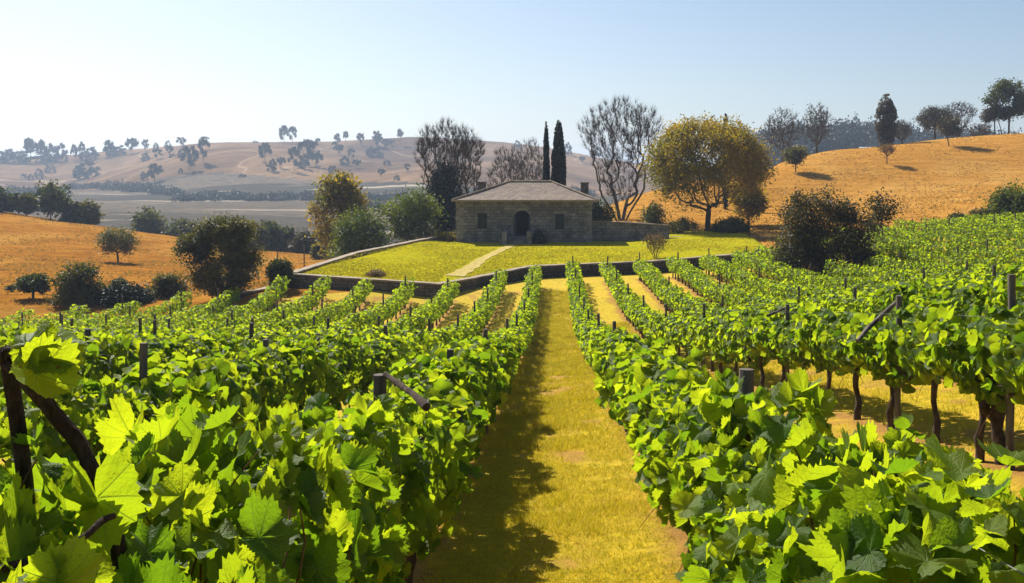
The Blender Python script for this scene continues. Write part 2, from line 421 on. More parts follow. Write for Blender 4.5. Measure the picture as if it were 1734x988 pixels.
for z, nm, mt in ((0, 'vineyard_ground', 'soil'), (1, 'golden_hillside_west', 'hill'), (2, 'golden_hillside_east', 'hill_r'), (3, 'valley_floor', 'valley'), (4, 'distant_hills', 'far')):
    q = Q[zone == z]; u, inv = np.unique(q, return_inverse=True)
    V = np.stack([GX.ravel()[u], GY.ravel()[u], GZ.ravel()[u]], -1)
    o = obj(nm, mesh(nm, V, inv.reshape(q.shape), M[mt], True, {'rowd': rowd.ravel()[u], 'bare': fbm(V[:, 0]*1.3, V[:, 1]*.75, 4, 61)})); tag(o, kind='structure')

# lawn terrace: own sheet a little above the terrain, with an earth skirt
def lawn_mat():
    m, n = newmat('yellow-green mown lawn'); b = NB(n); p = b.pos()  # turf's own yellow-greens, mottled by noise
    n1 = b.noise(p, .5, 4); n2 = b.noise(p, 3, 6, .8); n3 = b.noise(b.scalev(p, 1, .35, 1), 9, 4, .8)
    col = b.mix(b.ramp(n2, .3, .7), (.18, .185, .006), (.50, .41, .010)); col = b.mix(b.math('MULTIPLY', b.ramp(n1, .5, .7), .55), col, (.25, .27, .008))
    col = b.mix(b.math('MULTIPLY', b.ramp(n3, .45, .7), .6), col, (.15, .155, .008))
    bs = b('BsdfPrincipled', Base__Color=col, Roughness=1, Normal=b.bump(b.math('ADD', n3, n2), .8, .06)); bs.inputs['Specular IOR Level'].default_value = 0
    b.out(bs.outputs[0]); return m
M['lawn'] = lawn_mat()
def polyline(P, t):
    P = np.asarray(P, float); d = np.concatenate([[0], np.cumsum(np.linalg.norm(np.diff(P, axis=0), axis=1))]); d /= d[-1]
    return np.stack([np.interp(t, d, P[:, k]) for k in range(P.shape[1])], -1)
S, T = 160, 90
fr = polyline(WALL[:, :2], np.linspace(0, 1, S))
bk = polyline(np.array([LEFTW[2][:2], (-9.5, 97), (8, 97), (17., 90)]), np.linspace(0, 1, S))
tt = np.linspace(0, 1, T)[:, None, None]
XY = fr[None]*(1-tt)+bk[None]*tt
LZ = lawn_z(XY[..., 0], XY[..., 1])
V = np.dstack([XY, LZ]).reshape(-1, 3); ii = np.arange(S*T).reshape(T, S)
fq = np.stack([ii[:-1, :-1], ii[:-1, 1:], ii[1:, 1:], ii[1:, :-1]], -1).reshape(-1, 4)
ring = np.concatenate([ii[0, :], ii[1:, -1], ii[-1, -2::-1], ii[-2:0:-1, 0]])
low = V[ring].copy(); low[:, 2] -= 1.5; nb = len(V); k = len(ring); a0 = np.arange(k); a1 = (a0+1) % k
fs = np.stack([ring[a0], nb+a0, nb+a1, ring[a1]], -1)
tag(obj('lawn', mesh('lawn', np.vstack([V, low]), np.vstack([fq, fs]), M['lawn'])), kind='structure')
# trodden path over the lawn
M['path'] = plain_mat('trodden path', (.30, .23, .04), (.46, .35, .10), 3, 1, .5, .03)
pc = polyline(np.array([(-3.4, 80.2), (-4.2, 76), (-5.2, 70), (-5.5, 66), (-6.2, 60.5)]), np.linspace(0, 1, 60))
wd = np.interp(np.linspace(0, 1, 60), [0, .5, 1], [.42, .38, .55])*(1+.15*np.sin(np.arange(60)*.9))
Vp = np.concatenate([np.stack([pc[:, 0]+s*wd, pc[:, 1], lawn_z(pc[:, 0]+s*wd, pc[:, 1])+.035], -1) for s in (-1, -.4, .4, 1)])
jj = np.arange(59)
fp = np.concatenate([np.stack([jj+a*60, jj+(a+1)*60, jj+1+(a+1)*60, jj+1+a*60], -1) for a in range(3)])
tag(obj('path', mesh('path', Vp, fp, M['path'])), kind='structure')
# ------------------------------------------------------------ vine leaves
def leaf_template(no, rings, seed=0):
    """grape leaf: tip along +y, stalk at the origin; unit = half length. returns V(n,3), faces, luv(n,3)"""
    g = np.random.default_rng(seed)
    a = np.radians([0, 20, 34, 56, 78, 92, 112, 135, 150, 166, 180])
    r = np.array([1.0, .95, .88, .99, .94, .85, .92, .84, .76, .60, .12])
    th = np.linspace(-np.pi, np.pi, no, endpoint=False); ro = np.interp(np.abs(th), a, r)
    if no >= 30:
        tooth = np.where(np.arange(no) % 2 == 0, 1.055, .955)*(1+g.uniform(-.04, .04, no)); ro = ro*np.where(np.abs(th) > 2.9, 1, tooth)
    V = [np.zeros((1, 2))]; 
    for k in range(1, rings+1):
        s = (k/rings)**.9; V.append(np.stack([np.sin(th)*ro*s, np.cos(th)*ro*s], -1) if k == rings else
                                    np.stack([np.sin(th)*ro*s*.98, np.cos(th)*ro*s*.98], -1))
    V = np.vstack(V); V[:, 1] *= 1.05
    j = np.arange(no); j2 = (j+1) % no
    keep = np.ones(no, bool); keep[0] = True
    tri = np.stack([np.zeros(no, int), 1+j2, 1+j], -1)
    quads = []
    for k in range(1, rings):
        b0 = 1+(k-1)*no; b1 = 1+k*no
        quads.append(np.stack([b0+j, b0+j2, b1+j2, b1+j], -1))
    return V, tri, (np.vstack(quads) if quads else None)
T_A = leaf_template(56, 4); T_B = leaf_template(18, 2); T_C = leaf_template(9, 1)
T_Q = (np.array([(0, -.15), (.75, .15), (.42, .85), (0, 1.0), (-.42, .85), (-.75, .15)]), None, None)

def leaves_geo(T, C, N, tip, size, rnd, g, far=False):
    """place a leaf template at centres C with normals N and tip directions"""
    n = len(C)
    N = N/np.linalg.norm(N, axis=1)[:, None]
    tip = tip-(tip*N).sum(1)[:, None]*N; tip /= np.linalg.norm(tip, axis=1)[:, None]+1e-9
    side = np.cross(tip, N)
    L = T[0]; m = len(L); x = L[:, 0][None]; y = L[:, 1][None]; r2 = x*x+y*y
    cup = g.uniform(-.45, .75, (n, 1)); fold = g.uniform(.0, .5, (n, 1)); droop = g.uniform(-.1, .5, (n, 1))
    ph = g.uniform(0, 6.28, (n, 1)); th = np.arctan2(x, y)
    z = cup*r2 + fold*np.abs(x)-droop*np.clip(y, 0, 2)**2 + .20*r2*np.sin(th*g.integers(2, 6, (n, 1))+ph) + .05*np.sqrt(r2)*np.cos(th*7+ph*2)
    asp = g.uniform(.82, 1.12, (n, 1)); sk = g.uniform(-.15, .15, (n, 1))
    xx = x*asp+sk*y; s = size[:, None]
    V = C[:, None] + (side[:, None]*(xx*s)[..., None] + tip[:, None]*((y-.3)*s)[..., None] + N[:, None]*(z*s)[..., None])
    off = (np.arange(n)*m)[:, None, None]
    F = []
    if T[1] is None:
        F.append((np.array([[0, 1, 2, 3], [0, 3, 4, 5]])[None]+off).reshape(-1, 4))
    else:
        F.append((T[1][None]+off).reshape(-1, 3))
        if T[2] is not None: F.append((T[2][None]+off).reshape(-1, 4))
    luv = np.zeros((n, m, 3)); luv[..., 0] = x; luv[..., 1] = y
    return V.reshape(-1, 3), F, np.repeat(rnd, m), luv.reshape(-1, 3)

VLEN = 1.30
def vine_cloud(nleaf, g, size, L=VLEN, bot0=.60, ns=5):
    """positions, normals, tips for the foliage of one trained vine; local y along the row"""
    y = g.uniform(-L/2-.06, L/2+.06, nleaf)
    ph = g.uniform(0, 2*np.pi, nleaf)
    a, b_, c = g.uniform(.8, 1.15, 3)
    hw = .39*(1+.20*np.sin(y*5.2*a+a*9)); top = 1.46+.08*np.sin(y*4.3*b_+b_*7); bot = bot0+.10*np.sin(y*4.9*c+3*c)
    zc = (top+bot)/2; hz = (top-bot)/2
    rho = np.where(g.random(nleaf) < .74, g.uniform(.80, 1.10, nleaf), g.uniform(.2, .8, nleaf))
    cs, sn = np.cos(ph), np.sin(ph)
    cs = np.sign(cs)*np.abs(cs)**.72; sn = np.sign(sn)*np.abs(sn)**.72
    low = sn < -.3
    x = hw*rho*cs*np.where(low, .85, 1); z = zc+hz*rho*sn
    # clumps: pull groups of leaves outwards / inwards
    k = 9; cy_ = g.uniform(-L/2, L/2, k); cz = g.uniform(.8, 1.7, k); amp = g.uniform(-.08, .13, k)
    for q in range(k):
        w = np.exp(-((y-cy_[q])**2+(z-cz[q])**2)/.035); x += np.sign(x)*amp[q]*w; z += amp[q]*w*(z > 1.35)
    C = np.stack([x, y, z], -1)
    N = np.stack([cs*1.0, g.normal(-.1, .65, nleaf), np.maximum(sn, -.2)*.9+.40], -1)+g.normal(0, .38, (nleaf, 3))
    tip = np.stack([cs*.6, g.normal(0, .5, nleaf), -.75+.5*sn], -1)+g.normal(0, .35, (nleaf, 3))
    # upright shoots above the hedge
    CC, NN, TT = [C], [N], [tip]
    shoots = []
    for q in range(ns):
        p0 = np.array([g.uniform(-.25, .25), g.uniform(-L/2, L/2), 1.32]); d = np.array([g.normal(0, .22), g.normal(0, .3), 1.]); ln = g.uniform(.08, .26)
        t = np.linspace(.2, 1, 6)[:, None]; P = p0+d*t*ln; P[:, 0] += np.sign(p0[0])*.10*t[:, 0]**2
        shoots.append(np.vstack([p0-d*.2, P]))
        an = np.arange(6)*2.4; rad = np.stack([np.cos(an), np.sin(an), np.full(6, .5)], -1)
        CC.append(P+rad*.06*np.linspace(1, .5, 6)[:, None]); NN.append(rad*.6+np.array([0, 0, .8])+g.normal(0, .2, (6, 3))); TT.append(rad+g.normal(0, .2, (6, 3)))
    C = np.vstack(CC); N = np.vstack(NN); tip = np.vstack(TT)
    s = size*np.clip(np.exp(g.normal(-.08, .30, len(C))), .45, 1.3); s[nleaf:] *= .75
    rnd = np.clip(g.random(len(C))*.9+.10*(C[:, 2]-.6), 0, 1)
    return C, N, tip, s, rnd, shoots
def vine_foliage(name, T, nleaf, size, mat, seed, bot0=.6):
    g = np.random.default_rng(seed)
    C, N, tip, s, rnd, shoots = vine_cloud(nleaf, g, size, bot0=bot0, ns=2 if nleaf == 341 else 5)
    V, Fc, rn, luv = leaves_geo(T, C, N, tip, s, rnd, g)
    return mesh(name, V, Fc, mat, True, {'rnd': rn, 'luv': luv}), shoots
def vine_trunk(seed, k=8):
    g = np.random.default_rng(seed); G = Geo()
    n = 9; t = np.linspace(0, 1, n)
    P = np.stack([np.cumsum(g.normal(0, .022, n)), np.cumsum(g.normal(0, .03, n)), -.12+t*.98], -1); P[:, :2] -= P[1, :2]
    r = np.interp(t, [0, .12, .5, .9, 1], [.068, .050, .038, .050, .045])*g.uniform(.88, 1.2, n)
    G.tube(P, r, k, rough=.16)
    for s in (-1, 1):
        m = 7; u = np.linspace(0, 1, m)
        A = np.stack([P[-1, 0]+g.normal(0, .015, m)*u, P[-1, 1]+s*u*.60, P[-1, 2]-.03+.08*np.sin(u*2.2)+g.normal(0, .012, m)], -1)
        G.tube(A, np.interp(u, [0, 1], [.034, .018])*g.uniform(.85, 1.2, m), max(5, k-2), rough=.15)
        for q in range(3):
            i = 1+2*q; B = A[i]+np.outer(np.linspace(0, 1, 5), [g.normal(0, .10), g.normal(0, .08), .24]); G.tube(B, np.linspace(.014, .008, 5), 5, rough=.1)
    return G
def vine_canes(shoots, seed):
    g = np.random.default_rng(seed); G = Geo()
    for sh in shoots: G.tube(sh, np.linspace(.0045, .002, len(sh)), 4, cap=False)
    for q in range(9):
        y0 = g.uniform(-.6, .6); x1 = g.uniform(-.42, .42); t = np.linspace(0, 1, 6)[:, None]
        P = np.array([0, y0, .82])+t*np.array([x1, g.normal(0, .15), .58])+np.sin(t*3.1)*np.array([x1*.4, 0, .05]); G.tube(P, np.linspace(.006, .003, 6), 4, cap=False)
    for q in range(2):       # low canes hanging out
        x1 = g.choice([-1, 1])*g.uniform(.25, .5); t = np.linspace(0, 1, 6)[:, None]
        P = np.array([0, g.uniform(-.6, .6), .8])+t*np.array([x1, g.normal(0, .25), -.1])-t**2*np.array([0, 0, .28]); G.tube(P, np.linspace(.006, .002, 6), 4, cap=False)
    return G.mesh('canes', M['cane'])
LOD = {'A': [], 'B': [], 'C': [], 'H': []}
for lod, nv, T, nl, sz, mt in (('A', 7, T_A, 540, .080, 'vine'), ('B', 6, T_B, 420, .090, 'vine'), ('H', 5, T_B, 340, .090, 'vine'), ('C', 6, T_C, 341, .090, 'vine_far')):
    for v in range(nv):
        fm, sh = vine_foliage('foliage', T, nl, sz, M[mt], 100+v+ord(lod)*10, .84 if lod == 'H' else .6)
        tm = vine_trunk(50+v, 8 if lod != 'C' else 6).mesh('trunk', M['bark'])
        LOD[lod].append((fm, tm, vine_canes(sh, v) if lod != 'C' else None))

BUSH = (P3(1412, 476, 53)[0], 53.5)
def row_ang(i, y): return -math.atan2(float(row_x(i, y+.5)-row_x(i, y-.5)), 1.0)
vines = []
for i in ROWS:
    e = row_end(i); ys = np.arange(1.0 + (.37*abs(i)) % 1.0, e, VLEN)
    if abs(i) == 1: ys = np.arange(1.65 if i < 0 else 3.25, e, VLEN)
    for k, y in enumerate(ys):
        x = float(row_x(i, y)); d = math.hypot(x, y)
        px = CX+x/max(y, .3)*F
        if y > 2 and (px < -260 or px > 1990): continue
        if y <= 2 and abs(x) > 2.2: continue
        if (x-BUSH[0])**2+(y-BUSH[1])**2 < 2.7**2: continue
        vis = -60/max(1, y) < (px+0)/1734 < 2 and (-40-700/y < px < 1774+700/y)
        vines.append([d, i, k, x, y, vis])
vines.sort(key=lambda v: v[0])
ORD = ['zeroth', 'first', 'second', 'third', 'fourth', 'fifth', 'sixth', 'seventh', 'eighth', 'ninth', 'tenth', 'eleventh', 'twelfth', 'thirteenth', 'fourteenth', 'fifteenth', 'sixteenth', 'seventeenth', 'eighteenth', 'nineteenth', 'twentieth',
       'twenty-first', 'twenty-second', 'twenty-third', 'twenty-fourth', 'twenty-fifth', 'twenty-sixth', 'twenty-seventh', 'twenty-eighth', 'twenty-ninth', 'thirtieth'] + ['%dth' % k for k in range(31, 60)]
count = 0; seen = {}; rest = []
NIND = 300
def side(i): return 'right' if i > 0 else 'left'
for d, i, k, x, y, vis in vines:
    if not vis: continue
    if count >= NIND: rest.append((i, x, y)); continue
    seen[i] = seen.get(i, 0)+1; nth = seen[i]
    lod = 'A' if d < 9.5 else ('B' if d < 21 else 'C')
    if i >= 2 and d < 21: lod = 'H'
    fm, tm, cm = LOD[lod][(k*5+i*3) % len(LOD[lod])]
    look = ('huge-leaved' if d < 5 else 'broad-leaved' if d < 9.5 else 'dense green' if d < 21 else 'small bright')
    lab = '%s vine, %s from the front in the %s row %s of the lane' % (look, ORD[nth], ORD[abs(i)], side(i))
    h = 1.0+.05*math.sin(k*2.3+i)+(.12 if y < 6.2 and abs(i) == 1 else .04 if i > 1 and d < 12 else 0)
    if i == 1 and 3.8 < y < 5: h = .88
    if i == -1 and y > 8: h += .09*math.sin(k*2.1)
    if i == -1 and y < 2: h = 1.28
    if i == -1 and 2 < y < 3.5: h = 1.2
    rz = row_ang(i, y)+(math.pi if (k+i) % 2 else 0)
    o = empty('grape_vine', (x+rng.normal(0, .03), y, float(ground(x, y))), lab, 'grape vine', 'grape vines trained in rows', rz)
    fw = lerp(1.0, .84, min(1, max(0, (y-14)/18)))
    o.scale = (fw*(1+.10*math.sin(k*1.7+i*2)), 1, h*rng.uniform(.96, 1.04)*lerp(1, .84, min(1, max(0, (y-14)/18))))
    obj('foliage', fm, o); obj('trunk', tm, o)
    if cm: obj('canes', cm, o)
    count += 1
# farther vines: one object, too many of a kind
VS, FS, RS = [], [], []; nb = 0
TG = Geo()
for q, (i, x, y) in enumerate(rest):
    g = np.random.default_rng(9000+q)
    C, N, tip, s, rnd, sh = vine_cloud(300, g, .092, ns=1)
    a = row_ang(i, y); ca, sa = math.cos(a), math.sin(a); Rm = np.array([[ca, sa, 0], [-sa, ca, 0], [0, 0, 1]])
    hh = g.uniform(.92, 1.06); C = C*np.array([.84, 1, hh*.84]); C = C @ Rm; N = N @ Rm; tip = tip @ Rm
    z0 = float(ground(x, y)); C = C+np.array([x, y, z0])
    V, Fc, rn, luv = leaves_geo(T_Q, C, N, tip, s, rnd, g)
    VS.append(V); FS.append(Fc[0]+nb); RS.append(rn); nb += len(V)
    TG.tube([(x, y, z0-.1), (x+g.normal(0, .03), y+g.normal(0, .04), z0+.45), (x, y, z0+.95)], [.05, .035, .03], 4, cap=False)
nt_ = TG.n; TV = np.vstack(TG.V); tf = TG.F[4]; 
V = np.vstack(VS+[TV]); Fq = np.vstack(FS); Tq = np.vstack(tf)+nb
me = mesh('vine_rows', V, [np.vstack([Fq, Tq])], [M['vine_far'], M['bark']], True, {'rnd': np.concatenate(RS+[np.full(nt_, .5)])},
          np.concatenate([np.zeros(len(Fq), int), np.ones(len(Tq), int)]))
tag(obj('distant_vines', me), 'mass of small far vines in rows reaching the lawn wall and hills', 'vines', kind='stuff')
print('VINES', count, len(rest))

# ------------------------------------------------------------ posts and wires
def post_mesh(r, h, seed, k=10, dark=.5):
    g = np.random.default_rng(seed); G = Geo()
    t = np.linspace(0, 1, 8); P = np.stack([g.normal(0, .004, 8)+.02*t*g.normal(), g.normal(0, .004, 8), -.25+t*(h+.25)], -1)
    G.tube(P, r*g.uniform(.93, 1.06, 8)*np.linspace(1.05, .96, 8), k, rough=.05); return G.mesh('post', M['post'], False)
PM = [post_mesh(.040, 1.74, s, 8) for s in range(4)]
def wood_post(i, y, r=None, h=None, extra='', lab=None, x=None, lean=0):
    x = float(row_x(i, y)) if x is None else x
    z = float(ground(x, y))
    me = PM[int(abs(y*3+i)) % 4] if r is None else post_mesh(r, h, int(y*10), 12)
    o = obj('trellis_post', me, None, (x, y, z)); o.rotation_euler = (rng.normal(0, .015), rng.normal(0, .02)+lean, rng.uniform(0, 6))
    return tag(o, lab, 'post', 'wooden posts along the vine rows')
special = {(-1, 655): (6.95, 635), (-1, 757): (10.9, 592), (-1, 823): (17.0, 557), (1, 1266): (6.5, 628), (1, 1062): (16.6, 562),
           (-2, 240): (8.6, 583), (-2, 450): (12.4, 575), (-2, 540): (15.4, 565), (2, 1520): (14.0, 500), (2, 1333): (19.5, 516), (2, 1710): (11.2, 466)}
labs = {(-1, 655): 'stout grey wooden post with a brace in the first row left of the lane', (-1, 757): 'dark square-topped post just behind the braced post, first row left of lane',
        (-1, 823): 'slim dark post third up the first row left of the lane', (1, 1266): 'thick weathered post among the big leaves right of the lane',
        (1, 1062): 'thin dark post halfway up the first row right of the lane', (-2, 240): 'short thick post, nearest in the second row left of the lane',
        (-2, 450): 'middle one of three posts nearest in second row left of lane', (-2, 540): 'farthest of three posts nearest in second row left of lane',
        (2, 1520): 'post with a diagonal brace in the second row right of the lane', (2, 1333): 'short dark post just left of the braced one, second row right of lane',
        (2, 1710): 'tall dark post at the right edge above the vines'}
used_y = {}
for (i, px), (y, py) in special.items():
    if abs(i) > 1:
        for _ in range(12): y = y*.5+.5*float(row_x(i, y))/((px-CX)/F)
    x = (px-CX)/F*y; z = (HY-py)/F*y; gz = float(ground(x, y)); r = {(-1, 655): .046, (1, 1266): .054, (-2, 240): .042}.get((i, px), .040)
    x2 = x if abs(x-float(row_x(i, y))) < .6 else float(row_x(i, y))
    wood_post(i, y, r, z-gz, '', labs[(i, px)], x2); used_y.setdefault(i, []).append(y)
nth = {}
for i in ROWS:
    e = row_end(i)
    for y in np.arange(6.2+(i*1.7) % 3, e-.3, 6.5 if i < 3 else 13):
        x = float(row_x(i, y)); px = CX+x/y*F
        if px < -20 or px > 1760 or y < 9: continue
        if i in used_y and min(abs(y-u) for u in used_y[i]) < 4.0 : continue
        if i in used_y and y < max(used_y[i]): continue
        if (x-BUSH[0])**2+(y-BUSH[1])**2 < 2.5**2: continue
        nth[i] = nth.get(i, 0)+1
        wood_post(i, y, lab='slim grey post, %s of the plain ones up the %s row %s of the lane' % (ORD[nth[i]], ORD[abs(i)], side(i)))
def wire(i, h, y0, y1, lab):
    ys = np.arange(y0, y1, .6); G = Geo(); xs = row_x(i, ys); P = np.stack([xs, ys, ground(xs, ys)*0+np.interp(ys, ys[::6], ground(xs, ys)[::6])+h], -1)
    G.tube(P, .0022, 4, cap=False); tag(obj('trellis_wire', G.mesh('trellis_wire', M['iron'])), lab, 'wire', 'wires strung along the rows')
for i, nm in ((-1, 'first row left of the lane'), (1, 'first row right of the lane'), (2, 'second row right of the lane')):
    wire(i, .86, 2, 40, 'low trellis wire along the '+nm); wire(i, 1.6, 2, 40, 'high trellis wire along the '+nm)
# braces: leaning timbers
def timber(name, P, r, lab, cat, mat='post', k=9, rough=.1, group=None):
    G = Geo(); G.tube(P, r, k, rough=rough); return tag(obj(name, G.mesh(name, M[mat], False)), lab, cat, group)
def PP(px, py, d): return np.array(P3(px, py, d))
timber('brace_timber', [PP(652, 634, 6.95), PP(700, 668, 6.6), PP(722, 690, 6.4)], [.020, .022, .030], 'gnarled brace running down from the stout grey post left of the lane', 'brace', 'bark')
timber('brace_timber', [PP(1518, 512, 14.0), PP(1470, 556, 13.6), PP(1452, 578, 13.3)], [.03, .032, .03], 'diagonal timber leaning on the braced post right of the lane', 'brace')
timber('brace_timber', [PP(1330, 522, 19.5), PP(1300, 535, 19.0)], [.028, .03], 'short slanting stay beside the short dark post right of the lane', 'brace')
# old vine on the left edge: an upright, a fallen arm and a thick trunk
g = np.random.default_rng(3)
def gn(P, r, n=14, j=.012):
    n = 40; t = np.linspace(0, 1, n); Q = polyline(np.array(P), t)+np.stack([np.interp(t, np.linspace(0, 1, 9), g.normal(0, j, 9)) for _ in range(3)], -1)
    for _ in range(14): Q[1:-1] = (Q[:-2]+Q[1:-1]*2+Q[2:])/4
    return Q, np.interp(t, np.linspace(0, 1, len(r)), r)*np.interp(t, np.linspace(0, 1, 10), g.uniform(.85, 1.18, 10))
old = empty('old_vine', (PP(215, 980, 2.223)[0], 2.85, float(ground(PP(215, 980, 2.223)[0], 2.85))), 'old gnarled vine with a thick dark arm slanting down at the left edge', 'grape vine')
inv = -np.array(old.location)
def opart(name, P, r, k=12, j=.012, n=14, mat='oldbark', old=old, inv=inv):
    Q, rr = gn(P, [.46*q_ for q_ in r], n, j); G = Geo(); G.tube(Q+inv, rr, 26 if k > 8 else 8, rough=.03, ridge=.085 if k > 8 else 0, twist=1.5)
    if k > 8:
        for q in range(11):      # peeling strips of bark wound along the wood
            a0 = g.uniform(0, 6.28); i0 = g.integers(0, len(Q)-14); i1 = i0+g.integers(8, 14); ii_ = np.arange(i0, i1); tw = a0+np.linspace(0, g.uniform(-1, 1.4), len(ii_)); T_ = np.gradient(Q, axis=0)[ii_]; T_ /= np.linalg.norm(T_, axis=1)[:, None]; A1 = np.cross(T_, [0, 1., 0]); A1 /= np.linalg.norm(A1, axis=1)[:, None]+1e-9; A2 = np.cross(T_, A1); lift = 1.0+.35*np.abs(np.linspace(-1, 1, len(ii_)))**4*g.random()
            G.tube(Q[ii_]+inv+(A1*np.cos(tw)[:, None]+A2*np.sin(tw)[:, None])*(rr[ii_]*lift)[:, None], rr[ii_]*.17*np.sin(np.linspace(.3, 2.9, len(ii_))), 5, rough=.2); return obj(name, G.mesh(name, M[mat]), old)
opart('upright', [(PP(60, 988, 2.25)[0], 2.25, float(ground(PP(60, 988, 2.25)[0], 2.25))-.1), PP(66, 940, 2.25), PP(52, 860, 2.2), PP(38, 745, 2.145), PP(22, 680, 2.145), PP(14, 600, 2.145)], [.045, .040, .034, .034, .030, .036], j=.006)
opart('knot', [PP(-4, 602, 2.137), PP(18, 597, 2.137), PP(34, 600, 2.137)], [.020, .034, .016], j=.003, n=8)
opart('arm', [PP(22, 630, 2.122), PP(70, 680, 2.137), PP(125, 752, 2.168), PP(205, 842, 2.223)], [.030, .036, .036, .042], n=20, j=.012)
lowz = float(ground(PP(215, 980, 2.223)[0], 2.223))
opart('trunk', [PP(176, 800, 2.205), PP(198, 826, 2.226), PP(212, 880, 2.246), PP(208, 960, 2.262), (PP(215, 980, 2.262)[0], 2.26, lowz-.1)], [.026, .040, .055, .05, .07], n=20, j=.008)
opart('cane', [PP(190, 872, 2.028), PP(140, 920, 1.950), PP(60, 950, 1.911), PP(-30, 975, 1.872)], [.012, .014, .016, .018], j=.005, n=16)
opart('tie', [PP(0, 712, 2.090), PP(30, 712, 2.075), PP(72, 684, 2.075)], [.006, .006, .006], j=.003, n=10, k=6)
# its young shoots: leaves up at the top left and low in front
def spray(name, pts, lab):
    C = np.array([PP(*p[:3]) for p in pts]); n = len(C)
    N = np.array([(p[4], -.55, .5) for p in pts], float)+g.normal(0, .12, (n, 3)); tp = np.array([p[5] for p in pts], float)
    V, Fc, rn, luv = leaves_geo(T_A, C, N, tp, np.array([p[3] for p in pts]), np.full(n, .8), g)
    me = mesh(name, V+inv, Fc, M['vine'], True, {'rnd': rn, 'luv': luv}); return obj(name, me, old)
spray('leaf_spray', [(50, 575, 2.028, 0.068, -.3, (-.4, 0, 1)), (88, 572, 2.044, 0.068, .3, (.3, 0, 1)), (80, 640, 2.012, 0.072, .3, (.9, 0, -.2)), (60, 605, 2.067, 0.048, 0, (-.2, -.3, -1)), (100, 605, 2.028, 0.056, .2, (.8, 0, .2))], None)
spray('leaf_spray', [(110, 965, 1.716, 0.068, .1, (.1, 0, 1)), (70, 985, 1.716, 0.056, -.3, (-.7, 0, .7)), (150, 975, 1.755, 0.056, .3, (.8, 0, .6))], None)
opart('stalk', [PP(60, 655, 2.075), PP(58, 610, 2.059), PP(72, 585, 2.044)], [.006, .004, .003], k=6, j=.002, n=8, mat='cane')

# thick twisted vine trunk near the right edge
ox, oy = P3(1692, 0, 10.6)[0], 10.6; oz = float(ground(ox, oy))
tw = empty('old_vine', (ox, oy, oz), 'thick twisted double-stemmed vine trunk near the right edge beside the tall post', 'grape vine'); ti = -np.array([ox, oy, oz])
for nm, pts_, r_ in (('trunk', [(ox+.06, oy, oz-.1), (ox-.04, oy, oz+.45), (ox+.03, oy, oz+.85), (ox+.12, oy, oz+1.35)], [.085, .06, .075, .05]),
                     ('stem', [(ox-.02, oy-.02, oz+.4), (ox-.16, oy, oz+.62), (ox-.10, oy, oz+.95), (ox-.02, oy, oz+1.2)], [.045, .05, .05, .03])):
    opart(nm, pts_, [q_/.46 for q_ in r_], j=.02, old=tw, inv=ti)
# ------------------------------------------------------------ grass blades in the lanes
def blades(n, xf, ylo, yhi, size, g, dens_pow=1.0):
    u = g.random(n); y = ylo*(yhi/ylo)**(u**dens_pow); x = xf(y, g.random(n))
    return x, y
g = np.random.default_rng(77)
def lane(i, j, n, ylo, yhi):
    y = ylo+(yhi-ylo)*g.random(n)**1.6; a = row_x(i, y); b_ = row_x(j, y); t = g.beta(1.3, 1.3, n); return a+(b_-a)*(.03+.94*t), y
XS, YS = [], []
for (i, j, n, lo, hi) in ((-1, 1, 190000, 6.8, 57), (1, 2, 70000, 7.5, 45), (2, 3, 25000, 10, 30), (-2, -1, 18000, 5, 30)):
    x, y = lane(i, j, n, lo, hi); XS.append(x); YS.append(y)
x = np.concatenate(XS); y = np.concatenate(YS)
keep = (fbm(x*1.3, y*.75, 4, 61) < .60+.14*g.random(len(x))) & (fbm(x*2.2, y*2.2, 3, 50) > .18+.14*g.random(len(x))); x = x[keep]; y = y[keep]; n = len(x)
z = ground(x, y); sc = np.clip(y/14, .75, 2.2); hgt = g.uniform(.018, .055, n)*sc**.6*(1+1.2*(fbm(x*1.3, y*1.3, 2, 8) > .62)); wdt = g.uniform(.003, .006, n)*sc
an = g.uniform(0, np.pi, n); dx, dy = np.cos(an)*wdt, np.sin(an)*wdt; lx = g.normal(0, .8, n)*hgt; ly = g.normal(0, .8, n)*hgt
V = np.stack([np.stack([x-dx, y-dy, z-.005], -1), np.stack([x+dx, y+dy, z-.005], -1), np.stack([x+lx, y+ly, z+hgt], -1)], 1).reshape(-1, 3)
M['grass'] = leaf_mat('lane grass', (.46, .34, .014), (.78, .57, .036), (.72, .56, .02), tmix=.42, rough=.6, nscale=.9, spec=.1)
tag(obj('grass', mesh('grass', V, np.arange(3*n).reshape(-1, 3), M['grass'], True, {'rnd': np.repeat(g.random(n), 3)})), 'short yellow-green grass in the lanes between vine rows', 'grass', kind='stuff')
